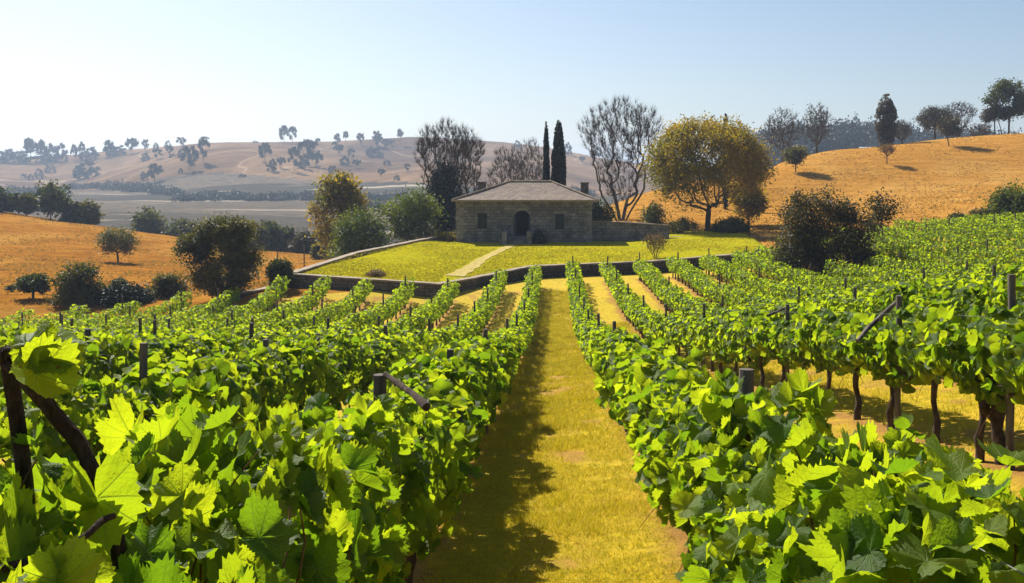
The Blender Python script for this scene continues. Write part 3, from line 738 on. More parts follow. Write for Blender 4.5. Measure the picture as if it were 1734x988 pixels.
# ------------------------------------------------------------ trees
def crown_pts(n, g, shape, h, w, zb, lobes=None):
    """random points of the crown envelope, relative to the base; returns (m,3)"""
    out = []
    while sum(len(o) for o in out) < n:
        p = g.uniform(-1, 1, (n*3, 3)); x, y, z = p.T; t = (z+1)/2          # t: 0 bottom of crown .. 1 top
        r = np.hypot(x, y)
        if shape == 'round': m = r**2+z**2 < 1
        elif shape == 'dome': m = r < np.where(t < .42, .55+1.1*t, 1.0)*np.sqrt(np.clip(1-np.clip((t-.42)/.58, 0, 1)**2, 0, 1))
        elif shape == 'vase': m = (r < .18+1.0*t**.75)*(r < np.sqrt(np.clip(1-np.clip((t-.62)/.38, 0, 1)**2, 0, 1))+.02)
        elif shape == 'column': m = r < np.sin(np.clip(t*.93+.07, 0, 1)*np.pi)**.55
        elif shape == 'poplar': m = r < np.clip(np.sin(np.clip(t, 0, 1)**1.25*np.pi), 0, 1)**.6*.98+.05
        elif shape == 'bush': m = r < np.sqrt(np.clip(1-(t*.98)**2.2, 0, 1))
        elif shape == 'umbrella': m = r < np.sqrt(np.clip(1-np.abs(t-.35)**2/.42, 0, 1))
        q = np.stack([x*w/2, y*w/2, zb+t*(h-zb)], -1)[m]
        out.append(q)
    return np.vstack(out)[:n]
def noise3(P, f, seed):
    return (vnoise(P[:, 0]*f+31, P[:, 2]*f+P[:, 1]*f*.37, seed)+vnoise(P[:, 1]*f-12, P[:, 2]*f+7, seed+3)+vnoise(P[:, 0]*f-P[:, 1]*f, P[:, 2]*f*.8, seed+5))/3
def skeleton(tips, g, trunk, step, bf=.35, wig=.12, r_tip=.012, expo=.46):
    """grow branches from a trunk polyline to every tip (balanced spanning tree)"""
    tp = np.asarray(trunk, float)
    ln = np.linalg.norm(np.diff(tp, axis=0), axis=1).sum(); nt_ = max(3, int(ln/step))
    nodes = [*polyline(tp, np.linspace(0, 1, nt_))]; par = [-1]+list(range(nt_-1)); pl = [0.]
    for i in range(1, nt_): pl.append(pl[-1]+step)
    cap = len(nodes)+len(tips)*40; N = np.zeros((cap, 3)); PL = np.zeros(cap); n = len(nodes); N[:n] = nodes; PL[:n] = pl
    PAR = np.full(cap, -1); PAR[:n] = par
    base = tp[-1]*.6+tp[0]*.4
    order = np.argsort(np.linalg.norm(tips-base, axis=1))
    lo = max(1, int(nt_*.45))
    for k in order:
        a = tips[k]; d = np.linalg.norm(N[:n]-a, axis=1); c = d+bf*PL[:n]; c[:lo] = 1e9
        c = c+np.maximum(N[:n, 2]-a[2], 0)*1.4
        j = int(np.argmin(c)); m = max(1, int(d[j]/step)); m = min(m, 38)
        s = N[j]; dirp = s-N[PAR[j]] if PAR[j] >= 0 else np.array([0, 0, 1.]); dirp = dirp/(np.linalg.norm(dirp)+1e-9)
        ctl = s+dirp*d[j]*.22
        prev = j
        for q in range(1, m+1):
            t = q/m; p = (1-t)**2*s+2*t*(1-t)*ctl+t*t*a+g.normal(0, wig*step, 3)*(0 if q == m else 1)
            N[n] = p; PAR[n] = prev; PL[n] = PL[prev]+step; prev = n; n += 1
    cnt = np.zeros(n); child = np.zeros(n, int)
    for i in range(n): 
        if PAR[i] >= 0: child[PAR[i]] += 1
    cnt[child == 0] = 1
    for i in range(n-1, 0, -1): cnt[PAR[i]] += cnt[i]
    return N[:n], PAR[:n], r_tip*cnt**expo, child
def branches_geo(N, PAR, rad, kbig=7):
    """one open prism per segment, vectorised by side count"""
    Vs, Fs = [], []; nb = 0
    seg = np.nonzero(PAR >= 0)[0]; a = N[PAR[seg]]; b_ = N[seg]; ra = rad[PAR[seg]]; rb = rad[seg]
    ra = np.minimum(ra, rb*1.5)
    big = rb > np.quantile(rb, .9)
    for msk, k in ((~big, 3), (big, kbig)):
        if not msk.any(): continue
        A, B, r0, r1 = a[msk], b_[msk], ra[msk], rb[msk]; T_ = B-A; T_ /= np.linalg.norm(T_, axis=1)[:, None]+1e-9
        up = np.where(np.abs(T_[:, 2:3]) < .9, np.array([[0, 0, 1.]]), np.array([[1., 0, 0]])); X = np.cross(T_, up); X /= np.linalg.norm(X, axis=1)[:, None]+1e-9; Y = np.cross(T_, X)
        th = np.linspace(0, 2*np.pi, k, endpoint=False); c, s = np.cos(th), np.sin(th)
        ringf = X[:, None]*c[None, :, None]+Y[:, None]*s[None, :, None]
        A2 = A-T_*r0[:, None]*.4
        V = np.stack([A2[:, None]+ringf*r0[:, None, None], B[:, None]+ringf*r1[:, None, None]], 1).reshape(-1, 3)
        j = np.arange(k); j2 = (j+1) % k; f = np.stack([j, j2, k+j2, k+j], -1)[None]+(np.arange(len(A))*2*k)[:, None, None]+nb
        Vs.append(V); Fs.append(f.reshape(-1, 4)); nb += len(V)
    return np.vstack(Vs), np.vstack(Fs)
def leaf_quads(C, g, size, flat=.0, updir=None):
    n = len(C); N = g.normal(0, 1, (n, 3)); N[:, 2] = np.abs(N[:, 2])+flat; N /= np.linalg.norm(N, axis=1)[:, None]
    u = g.normal(0, 1, (n, 3)); 
    if updir is not None: u = u*.5+np.array(updir)
    u -= (u*N).sum(1)[:, None]*N; u /= np.linalg.norm(u, axis=1)[:, None]; v = np.cross(N, u)
    s = size*g.uniform(.6, 1.3, n); 
    V = np.stack([C-u*s[:, None], C+v*(s*.55)[:, None], C+u*s[:, None], C-v*(s*.55)[:, None]], 1).reshape(-1, 3)
    return V, np.arange(4*n).reshape(-1, 4)
def col_mat(key, dark, light, trans, tm=.3):
    if key not in M: M[key] = leaf_mat(key+' foliage', dark, light, trans, tmix=tm, rough=.6, nscale=.35, spec=.2)
    return key
col_mat('olive', (.022, .026, .008), (.135, .118, .028), (.26, .22, .02))
col_mat('dark', (.016, .020, .007), (.095, .095, .022), (.16, .17, .015), .3)
col_mat('green', (.014, .028, .005), (.105, .130, .013), (.28, .32, .015))
col_mat('gold', (.045, .040, .008), (.25, .200, .017), (.58, .38, .012), .42)
col_mat('cypress', (.007, .014, .009), (.022, .034, .018), (.03, .05, .01), .15)
col_mat('brownleaf', (.030, .026, .014), (.10, .078, .035), (.14, .10, .03), .25)
col_mat('dark_brown', (.024, .022, .010), (.100, .082, .032), (.18, .14, .03), .28)  # dark brown-green leaves of the sprawling bush
col_mat('dry', (.16, .09, .03), (.34, .20, .06), (.3, .18, .04))
col_mat('hazytree', (.010, .014, .010), (.030, .032, .018), (.05, .06, .02), .2)

def tree(name, label, cat, px, py, top, wpx, d=None, shape='round', zb=.3, tips=160, nleaf=7000, leaf=.16, mat='olive', bark='tree_bark', seed=1, spread=.5,
         r_tip=.014, trunk_h=None, lean=0, bf=.35, hollow=0, multi=0, step=None, clump=1., expo=.46, depth=1.0, group=None, gap=.43, updir=None, base=None, lab_loc=None, envelope=None, min_z=None, twig=0, openb=0):
    """px, py: foot of the tree in the frame; top: top of its crown; wpx: width of the crown"""
    g = np.random.default_rng(seed)
    if base is None:
        if d is None: x, y, z = hit(px, py)
        else: x = (px-CX)/F*d; y = d; z = float(surf(x, d))
    else: x, y, z = base
    h = (HY-top)/F*y-z; w = wpx/F*y; zb *= h
    st = step or max(.12, h/28)
    if envelope is not None:
        tp = np.vstack([np.array([(ex-px)/F*y, 0, (HY-ey)/F*y-z])+crown_pts(max(4, int(tips*ew)), g, 'round', er*2/F*y, er*2*ea/F*y, 0)-np.array([0, 0, er/F*y]) for ex, ey, er, ea, ew in envelope])
        tp[:, 1] *= depth
    else: tp = crown_pts(tips, g, shape, h, w, zb)
    tp[:, 2] = np.maximum(tp[:, 2], .05)
    if hollow:
        c = np.array([0, 0, (zb+h)/2]); q = (tp-c)/np.array([w/2, w/2, (h-zb)/2]); rr = np.linalg.norm(q, axis=1)
        tp = tp[(rr > hollow) | (g.random(len(tp)) < .18)]
    tp[:, 1] *= depth
    # push tips together into boughs so that the outline is uneven
    nn = noise3(tp, 3.2/max(w, h*.5)*1.6, seed); keep = nn > (gap-.06 if shape not in ('column',) else 0); tp2 = tp[keep] if keep.sum() > 12 else tp
    th_ = trunk_h*h if trunk_h is not None else max(zb*1.05, .12*h)
    trunk = np.array([(0, 0, -.15), (lean*.3*th_, g.normal(0, .02)*th_, th_*.5), (lean*th_, 0, th_)])
    root = empty(name, (x, y, z), label, cat, group)
    parts = []
    if multi:
        VV, FF = [], []; nb = 0; allN = []
        az = np.arctan2(tp2[:, 1], tp2[:, 0]); grp = np.floor((tp2[:, 0]/(w/2)+1)/2*multi*.999).clip(0, multi-1).astype(int)
        for q in range(multi):
            tq = tp2[grp == q]
            if len(tq) < 3: continue
            ox = (q-(multi-1)/2)*w*.03; cxm = tq.mean(0)
            tr = np.array([(ox, g.normal(0, .1), -.15), (ox*1.6+cxm[0]*.12, 0, th_*.7), (ox*1.8+cxm[0]*.42, cxm[1]*.4, th_*1.7)])
            N, PAR, rad, ch = skeleton(tq, g, tr, st, bf, .14, r_tip, expo); V, Fq = branches_geo(N, PAR, rad); VV.append(V); FF.append(Fq+nb); nb += len(V); allN.append((N, PAR, rad, ch))
        V, Fq = np.vstack(VV), np.vstack(FF)
    else:
        N, PAR, rad, ch = skeleton(tp2, g, trunk, st, bf, .14, r_tip, expo); rad[:3] *= np.array([1.5, 1.15, 1.05]); V, Fq = branches_geo(N, PAR, rad); allN = [(N, PAR, rad, ch)]
    if twig:      # sprays of fine twigs on every thin branch
        TN = np.vstack([a[0][a[2] < r_tip*2.4] for a in allN]); o_ = TN[g.integers(0, len(TN), twig)]
        cdir = o_-np.array([0, 0, th_*.8]); cdir /= np.linalg.norm(cdir, axis=1)[:, None]+1e-9
        dr = cdir*.9+g.normal(0, .45, (twig, 3))+np.array([0, 0, .35]); dr /= np.linalg.norm(dr, axis=1)[:, None]
        ln = st*g.uniform(.7, 2.4, twig)[:, None]; sd = np.cross(dr, g.normal(0, 1, (twig, 3))); sd /= np.linalg.norm(sd, axis=1)[:, None]
        wv = sd*(r_tip*.55)
        TVv = np.stack([o_-wv, o_+wv, o_+dr*ln], 1).reshape(-1, 3); TF = np.arange(3*twig).reshape(-1, 3)+len(V)
        obj('trunk', mesh('trunk', np.vstack([V, TVv]), [Fq, TF], M[bark], True), root)
    else: obj('trunk', mesh('trunk', V, Fq, M[bark], True), root)
    if nleaf:
        tipn = np.vstack([a[0][(a[3] == 0)] for a in allN]); thin = np.vstack([a[0][a[2] < r_tip*2.2] for a in allN])
        src = np.vstack([tipn, tipn, thin]); c = src[g.integers(0, len(src), nleaf)]
        sig = spread*(w*w*depth*max(h-zb, .3)*.5/max(len(tipn), 1))**(1/3)*clump
        C = c+g.normal(0, 1, (nleaf, 3))*sig*np.array([1, 1, .8])
        if shape == 'column':
            C = crown_pts(nleaf, g, shape, h, w, zb); sig = .25; C[:, :2] *= (.75+.6*noise3(C*np.array([1, 1, .45]), 2.2, seed)[:, None]); tt_ = C[:, 2]/h
        if min_z is not None: C = C[C[:, 2] > min_z]
        C = C[C[:, 2] > 0.02]
        if openb:
            tt_ = (C[:, 2]-zb)/(h-zb); rr_ = np.hypot(C[:, 0], C[:, 1])/(w/2); C = C[~((tt_ < openb) & (rr_ < .80-.5*tt_/openb) & (g.random(len(C)) < .93))]
        nz = noise3(C, 1/(sig*2.4), seed+9); C = C[nz > gap-.07]
        Vl, Fl = leaf_quads(C, g, leaf, .2, updir)
        cr = np.clip(.5+1.9*(noise3(C, 1/(sig*3.), seed+2)-.5)+g.normal(0, .2, len(C)), 0, 1)
        obj('crown', mesh('crown', Vl, Fl, M[mat], False, {'rnd': np.repeat(cr, 4)}), root)
    return root

# --- around the house
tree('bare_tree', 'huge bare fan-shaped tree towering behind the right end of the house', 'tree', 1052, 352, 168, 150, d=104, shape='vase', zb=.10, tips=800, nleaf=600, leaf=0.069, mat='brownleaf', bark='grey_bark', seed=11, multi=4, r_tip=.015, bf=.5, twig=20000, gap=.30, trunk_h=.12, expo=.525)
tree('bare_tree', 'tall bare tree with ivy-dark stems behind the left end of the house', 'tree', 752, 392, 205, 108, d=99, shape='vase', zb=.15, tips=700, nleaf=600, leaf=0.069, mat='brownleaf', bark='grey_bark', seed=12, multi=4, r_tip=.015, bf=.5, twig=14000, gap=.32, trunk_h=.15, expo=.54)
tree('ivy_column', 'dark ivy-clad growth clothing the foot of the tall bare tree left of house', 'ivy', 752, 394, 282, 44, d=97.5, shape='dome', zb=.0, tips=120, nleaf=11000, leaf=0.179, mat='cypress', bark='tree_bark', seed=13, gap=.34)
tree('bare_tree', 'slim forked bare tree just left of the house chimney', 'tree', 790, 352, 220, 66, d=103, shape='vase', zb=.25, tips=300, nleaf=600, leaf=0.069, mat='brownleaf', bark='grey_bark', seed=14, multi=3, r_tip=.015, bf=.6, twig=8000, gap=.38, expo=.45)
tree('bare_tree', 'pale low bare tree behind the roof, left of the grey rounded one', 'tree', 858, 345, 247, 66, d=125, shape='round', zb=.25, tips=400, nleaf=600, leaf=0.083, mat='brownleaf', bark='grey_bark', seed=15, r_tip=.015, bf=.6, twig=9000, gap=.36)
tree('bare_tree', 'pale rounded bare tree directly left of the cypresses', 'tree', 898, 345, 237, 70, d=128, shape='dome', zb=.2, tips=500, nleaf=600, leaf=0.083, mat='brownleaf', bark='grey_bark', seed=16, r_tip=.015, bf=.6, twig=11000, gap=.36)
tree('cypress', 'slimmer left one of the two dark cypresses above the roof', 'tree', 925, 345, 205, 12, d=97, shape='column', zb=.0, tips=90, nleaf=7440, leaf=0.124, mat='cypress', seed=17, gap=.12, updir=(0, 0, 1.5), spread=.25)
tree('cypress', 'broader right one of the two dark cypresses above the roof', 'tree', 946, 345, 203, 25, d=96, shape='column', zb=.0, tips=140, nleaf=12400, leaf=0.138, mat='cypress', seed=18, gap=.30, updir=(0, 0, 1.5), spread=.3)
tree('cypress', 'dark cypress tip rising behind the golden dome tree', 'tree', 1229, 345, 190, 15, d=112, shape='column', zb=.0, tips=60, nleaf=4340, leaf=0.138, mat='cypress', seed=19, gap=.12, updir=(0, 0, 1.5), spread=.3)
tree('dome_tree', 'big golden-green dome tree with dark forking limbs right of the house', 'tree', 1198, 391, 203, 200, d=92, shape='dome', zb=.20, tips=600, nleaf=60000, leaf=0.117, mat='gold', bark='tree_bark', seed=20, r_tip=.019, bf=.5, hollow=.72, trunk_h=.20, gap=.37, expo=.51, spread=.38, openb=.6, lean=.06)
tree('small_tree', 'rusty green tree tucked under the right side of the golden dome tree', 'tree', 1268, 382, 308, 52, d=97, shape='round', zb=.15, tips=130, nleaf=4960, leaf=0.152, mat='gold', seed=21, gap=.42)
tree('golden_tree', 'tall drooping ochre tree left of the house behind a green bush', 'tree', 575, 432, 295, 88, d=96, shape='dome', zb=.06, tips=260, nleaf=13020, leaf=0.166, mat='gold', seed=22, gap=.42, hollow=.45, spread=.4)
tree('round_shrub', 'wide dark green shrub against the left lawn wall below the ochre tree', 'shrub', 612, 430, 358, 98, d=84, shape='bush', zb=.02, tips=200, nleaf=12400, leaf=0.117, mat='green', seed=23, gap=.38)
tree('broadleaf_tree', 'glossy green tree with a short trunk between the shrub and house', 'tree', 690, 408, 322, 98, d=88, shape='round', zb=.26, tips=220, nleaf=11160, leaf=0.124, mat='green', seed=24, gap=.42, trunk_h=.3)
tree('ochre_shrub', 'low yellowish shrub filling the gap left of the house wall', 'shrub', 757, 413, 396, 34, d=84.5, shape='bush', zb=0, tips=60, nleaf=2170, leaf=0.097, mat='gold', seed=25, gap=.3)
tree('shrub', 'green scrub under the broadleaf tree beside the left lawn wall', 'shrub', 722, 412, 382, 44, d=90, shape='bush', zb=0, tips=60, nleaf=2790, leaf=0.110, mat='olive', seed=26, gap=.38)
tree('shrub', 'green bush hugging the right end wall of the house', 'shrub', 1016, 392, 342, 52, d=89.5, shape='bush', zb=0, tips=110, nleaf=5580, leaf=0.110, mat='green', seed=27, gap=.36)
tree('shrub', 'dark bush behind the middle of the low stone wall', 'shrub', 1108, 386, 348, 48, d=93, shape='bush', zb=.0, tips=100, nleaf=4340, leaf=0.110, mat='dark', seed=28, gap=.42)
tree('shrub', 'thin olive scrub at the foot of the golden dome tree, left side', 'shrub', 1156, 400, 372, 62, d=91, shape='bush', zb=.0, tips=90, nleaf=3100, leaf=0.097, mat='olive', seed=29, gap=.44)
tree('shrub', 'dense dark shrub at the right foot of the golden dome tree', 'shrub', 1236, 402, 372, 60, d=89, shape='bush', zb=0, tips=110, nleaf=6200, leaf=0.110, mat='dark', seed=30, gap=.32)
tree('lawn_shrub', 'little twiggy orange shrub standing on the lawn by its wall', 'shrub', 1110, 440, 398, 44, d=68.5, shape='vase', zb=.2, tips=160, nleaf=1116, leaf=0.055, mat='dry', bark='grey_bark', seed=31, r_tip=.008, twig=1500, gap=.3, multi=4)
tree('dry_tuft', 'low reddish dry tuft on the lawn near its left wall', 'tuft', 637, 474, 459, 34, d=60, shape='bush', zb=0, tips=60, nleaf=1364, leaf=0.055, mat='dry', seed=32, gap=.3, updir=(0, 0, 1))
tree('shrub', 'small dark clipped shrub right of the house steps', 'shrub', 912, 419, 391, 22, d=81.2, shape='bush', zb=0, tips=50, nleaf=2790, leaf=0.069, mat='cypress', seed=33, gap=.3)
# --- the big dark bush at the vineyard edge
tree('dark_bush', 'large sprawling dark bush rising out of the vines on the right', 'bush', 1412, 478, 320, 200, d=53.5, seed=40, mat='dark_brown', leaf=0.076, nleaf=32240, tips=420, r_tip=.010, trunk_h=.10, gap=.40, spread=.42,
     envelope=[(1375, 385, 50, 1.1, .3), (1400, 440, 62, 1.3, .34), (1345, 430, 38, .9, .12), (1455, 395, 42, 1.1, .16), (1492, 352, 20, 1.2, .05), (1375, 345, 26, 1.5, .1), (1480, 440, 32, 1.3, .08), (1432, 358, 18, 1, .04)], depth=.9, multi=3)
# --- left side shrubs and trees in front of the golden hill
LS = [('small_tree', 'tiny round shrub on the golden slope at the far left edge', 20, 510, 484, 18, 66, 'round', .3, 'dark', 1500),
      ('small_tree', 'round dark tree with a short stem, second shrub from the left edge', 56, 518, 467, 50, 62, 'round', .28, 'dark', 8000),
      ('shrub', 'tall bushy olive shrub with an upright leader left of the dark hedge', 134, 520, 446, 84, 60, 'bush', .02, 'olive', 16000),
      ('shrub', 'small round bush peeping over the dark low hedge', 200, 506, 472, 26, 68, 'round', .1, 'dark', 3000),
      ('low_hedge', 'low dark hedge-like shrub spreading along the vineyard edge', 210, 518, 486, 84, 59.5, 'bush', 0, 'cypress', 14000),
      ('shrub', 'loose grey-olive shrub between the dark hedge and the big tree', 282, 508, 466, 62, 62, 'bush', 0, 'olive', 8000),
      ('conifer_shrub', 'dark upright conifer-like shrub at the left corner of the lawn wall', 475, 494, 442, 38, 59, 'round', .0, 'dark', 9000)]
for q, (nm, lb, px, py, top, wp, d, shp, zb, mt, nl) in enumerate(LS):
    tree(nm, lb, 'hedge' if 'hedge' in nm else 'tree' if 'tree' in nm else 'shrub', px, py, top, wp, d=d, shape=shp, zb=zb, tips=110, nleaf=int(nl*.62), leaf=0.090, mat=mt, seed=60+q, gap=.38, depth=.8)
tree('olive_tree', 'large olive-coloured tree with dark heart at the foot of the left hill', 'tree', 372, 496, 372, 140, d=59, seed=70, mat='olive', leaf=0.086, nleaf=28520, tips=420, r_tip=.010, trunk_h=.12, gap=.41, spread=.42,
     envelope=[(378, 412, 40, 1.0, .26), (325, 424, 26, 1.0, .14), (412, 436, 28, 1.1, .14), (385, 468, 32, 1.5, .22), (352, 396, 20, 1.2, .08), (404, 392, 20, 1.0, .08), (345, 466, 14, 1.2, .05)], multi=4, depth=.95)
tree('lone_tree', 'lone small tree with a bent trunk on the open golden left hill', 'tree', 200, 445, 389, 64, shape='dome', zb=.30, tips=180, nleaf=4030, leaf=0.117, mat='olive', seed=71, gap=.40, trunk_h=.3, lean=-.1, hollow=.4)
LT = [('hill_tree', 'dark tree cut by the left edge on the crest of the left hill', 4, 362, 322, 50, 'round', .15, 'dark'),
      ('hill_tree', 'small brownish tree just left of the tallest crest tree', 46, 364, 332, 28, 'round', .22, 'olive'),
      ('hill_tree', 'tallest dark tree on the crest of the golden left hill', 86, 374, 314, 54, 'round', .24, 'dark'),
      ('hill_tree', 'bushy dark tree right of the tallest one on the left crest', 124, 378, 343, 30, 'bush', .05, 'dark'),
      ('hill_tree', 'ragged dark bush on the left crest, lowest of that group', 150, 382, 343, 34, 'bush', .05, 'olive')]
for q, (nm, lb, px, py, top, wp, shp, zb, mt) in enumerate(LT):
    tree(nm, lb, 'tree', px, py, top, wp, d=146+q*.5, shape=shp, zb=zb, tips=110, nleaf=4340, leaf=0.262, mat=mt, seed=80+q, gap=.42)
LV = [('round dark tree standing alone beyond the left hill crest', 250, 400, 356, 52, 168, 'bush', 'dark'),
      ('low dark tree half hidden behind the left crest near the olive tree', 302, 408, 374, 40, 160, 'bush', 'dark'),
      ('low scrubby tree behind the crest, next to the big olive tree', 330, 412, 378, 36, 160, 'bush', 'olive'),
      ('blue-black tree right of the big olive tree, beyond the slope', 458, 440, 376, 44, 140, 'bush', 'dark'),
      ('dark smaller tree adjoining the blue-black one on its right', 486, 440, 388, 30, 142, 'bush', 'dark'),
      ('yellowish tree between the olive tree and the blue-black one', 432, 436, 378, 36, 136, 'bush', 'olive'),
      ('grey-green scrub tree left of the tall ochre tree', 518, 440, 398, 44, 130, 'round', 'brownleaf'),
      ('low scrub beside the foot of the tall ochre tree', 545, 444, 412, 30, 118, 'bush', 'olive')]
for q, (lb, px, py, top, wp, d, shp, mt) in enumerate(LV):
    tree('hill_tree', lb, 'tree', px, py, top, wp, d=d, shape=shp, zb=.04, tips=90, nleaf=3720, leaf=0.276, mat=mt, seed=90+q, gap=.38)
# --- right hill
RT = [('bare_tree', 'leftmost bare rounded tree on the right hill crest', 1326, 282, 184, 64, 155, 'dome', .3, 9, 'r'),
      ('bare_tree', 'second bare tree on the right crest, upright with a cleft crown', 1383, 272, 177, 50, 158, 'round', .28, 10, 'r'),
      ('bare_tree', 'small bare tree just behind the tall poplar', 1527, 250, 204, 34, 172, 'round', .3, 12, 'r'),
      ('bare_tree', 'wind-swept bare tree left of the widest one on the right crest', 1583, 240, 182, 58, 170, 'dome', .35, 13, 'b'),
      ('bare_tree', 'widest pale bare tree spreading upward on the right crest', 1624, 238, 174, 62, 171, 'vase', .15, 14, 'r'),
      ('bare_tree', 'low bare scrub tree left of the umbrella pines', 1662, 236, 208, 40, 176, 'round', .1, 15, 'r')]
for q, (nm, lb, px, py, top, wp, d, shp, zb, sd, kd) in enumerate(RT):
    tree(nm, lb, 'tree', px, py, top, wp, d=d, shape=shp, zb=zb, tips=380, nleaf=900 if kd == 'r' else 8000, leaf=0.124, mat='brownleaf', bark='grey_bark', seed=110+sd, r_tip=.018, bf=.6, twig=8000, gap=.36, trunk_h=zb, expo=.46)
tree('poplar', 'tall narrow dark poplar on the right hill crest', 'tree', 1501, 250, 158, 34, d=164, shape='column', zb=.0, tips=160, nleaf=7440, leaf=0.207, mat='brownleaf', seed=130, gap=.46, updir=(0, 0, 1.2), multi=4, spread=.26)
tree('small_tree', 'little round-headed tree low on the right hill below the first bare tree', 'tree', 1347, 292, 250, 34, shape='round', zb=.35, tips=90, nleaf=2790, leaf=0.166, mat='olive', seed=131, gap=.36, trunk_h=.35)
tree('sapling', 'pale sapling alone on the golden slope under the poplar', 'tree', 1502, 279, 246, 26, shape='vase', zb=.35, tips=80, nleaf=930, leaf=0.124, mat='dry', bark='tree_bark', seed=132, gap=.3, trunk_h=.38)
tree('small_tree', 'small leaning tree with brown leaves on the right slope near the crest', 'tree', 1607, 248, 196, 36, shape='round', zb=.3, tips=120, nleaf=2170, leaf=0.166, mat='brownleaf', seed=133, gap=.4, lean=-.25, trunk_h=.3)
tree('umbrella_pine', 'tall flat-topped pine near the right edge of the crest', 'tree', 1708, 231, 140, 70, d=171, seed=134, mat='dark', leaf=0.207, nleaf=8060, tips=200, r_tip=.022, trunk_h=.62, gap=.38, spread=.35,
     envelope=[(1705, 152, 13, 2.0, .3), (1688, 168, 9, 2.0, .15), (1728, 172, 9, 2.0, .15), (1712, 186, 9, 3.2, .25), (1698, 197, 6, 2.2, .1)])
tree('umbrella_pine', 'shorter thin-stemmed pine left of the tallest pine', 'tree', 1684, 230, 182, 36, d=172, seed=135, mat='brownleaf', leaf=0.179, nleaf=3100, tips=110, r_tip=.02, trunk_h=.6, gap=.36, spread=.35,
     envelope=[(1682, 192, 10, 1.9, .6), (1674, 200, 6, 2., .3)])
tree('umbrella_pine', 'crooked slender pine stem between the two other pines', 'tree', 1697, 230, 186, 26, d=173, seed=136, mat='brownleaf', leaf=0.179, nleaf=1550, tips=60, r_tip=.02, trunk_h=.6, lean=-.25, gap=.36, spread=.35,
     envelope=[(1690, 192, 8, 1.9, 1)])
tree('umbrella_pine', 'pine cut off by the right edge of the picture', 'tree', 1748, 232, 148, 40, d=171, seed=137, mat='dark', leaf=0.207, nleaf=4340, tips=110, r_tip=.02, trunk_h=.6, gap=.36, spread=.35,
     envelope=[(1746, 160, 10, 1.7, .5), (1742, 178, 8, 1.9, .4)])
tree('shrub', 'small dark round shrub at the foot of the right hill', 'shrub', 1624, 387, 364, 28, d=80, shape='round', zb=.05, tips=70, nleaf=2790, leaf=0.110, mat='dark', seed=140, gap=.34)
tree('shrub', 'low brown-green bush between the round shrub and the tall right-edge bush', 'shrub', 1664, 386, 356, 50, d=79, shape='bush', zb=0, tips=80, nleaf=4340, leaf=0.110, mat='olive', seed=141, gap=.38)
tree('shrub', 'tall bushy green shrub mass at the right edge below the hill', 'shrub', 1716, 386, 322, 80, d=78, shape='bush', zb=0, tips=150, nleaf=9300, leaf=0.124, mat='green', seed=142, gap=.40)
tree('sapling', 'tiny bare sapling on the slope near the vineyard fence', 'tree', 1527, 396, 372, 14, d=76, shape='vase', zb=.4, tips=30, nleaf=124, leaf=0.069, mat='brownleaf', seed=143, gap=.2)

# --- trees far off on the hazy hills: shared crowns, each tree its own object
def far_tree_meshes(seed, shape):
    g = np.random.default_rng(seed); zb = {'round': .25, 'dome': .3, 'bush': .02, 'umbrella': .55}[shape]
    tp = crown_pts(42, g, shape, 1, 1, zb); N, PAR, rad, ch = skeleton(tp, g, [(0, 0, -.05), (0, 0, max(zb, .1))], .07, .3, .1, .006, .5); V, Fq = branches_geo(N, PAR, rad)
    tipn = N[ch == 0]; C = tipn[g.integers(0, len(tipn), 2600)]+g.normal(0, .06, (2600, 3))*np.array([1, 1, .8]); C = C[C[:, 2] > .01]; Vl, Fl = leaf_quads(C, g, .042)
    return (mesh('crown', Vl, Fl, M['hazytree'], False, {'rnd': np.repeat(g.random(len(C)), 4)}), mesh('trunk', V, Fq, M['tree_bark'], True))
FM = {s: [far_tree_meshes(200+k+hash(len(s)) % 7, s) for k in range(3)] for s in ('round', 'dome', 'bush', 'umbrella')}
def far_tree(px, py, h, wp, shape, lab, d=None, k=0, group='scattered trees on the far hills'):
    x, y, z = hit(px, py, 330, 1200) if d is None else ((px-CX)/F*d, d, float(ground((px-CX)/F*d, d)))
    top = (HY-(py-h))/F*y; H = top-z if d is not None else h/F*y; H = max(H, 2)
    o = empty('distant_tree', (x, y, z), lab, 'tree', group, k*1.3); o.scale = (wp/F*y, wp/F*y, H)
    a, b_ = FM[shape][k % 3]; obj('crown', a, o); obj('trunk', b_, o)
# skyline trees: (px, base, height, width, shape)
SKY = [(25, 266, 16, 34, 'bush'), (52, 262, 26, 18, 'umbrella'), (70, 262, 22, 16, 'umbrella'), (86, 262, 18, 22, 'bush'), (104, 262, 18, 18, 'bush'), (8, 268, 14, 26, 'bush'),
       (125, 260, 14, 10, 'round'), (140, 259, 18, 14, 'bush'), (155, 258, 9, 22, 'bush'), (184, 256, 17, 16, 'round'), (222, 252, 19, 18, 'round'), (246, 250, 13, 10, 'round'), (264, 248, 7, 9, 'bush'), (284, 246, 8, 9, 'bush'),
       (306, 243, 10, 14, 'round'), (346, 242, 10, 14, 'round'), (432, 242, 4, 9, 'bush'), (481, 241, 26, 15, 'round'), (495, 241, 24, 13, 'round'), (538, 239, 6, 7, 'round'), (571, 239, 12, 10, 'round'),
       (585, 237, 14, 8, 'umbrella'), (611, 236, 12, 11, 'round'), (638, 236, 13, 13, 'round'), (678, 233, 14, 9, 'umbrella'), (876, 248, 10, 10, 'bush'), (962, 252, 14, 11, 'bush'), (60, 266, 12, 50, 'bush'), (200, 254, 8, 24, 'bush')]
SKY.sort()
names = ['wide low clump', 'umbrella-shaped tree', 'rounded tree', 'bushy tree']
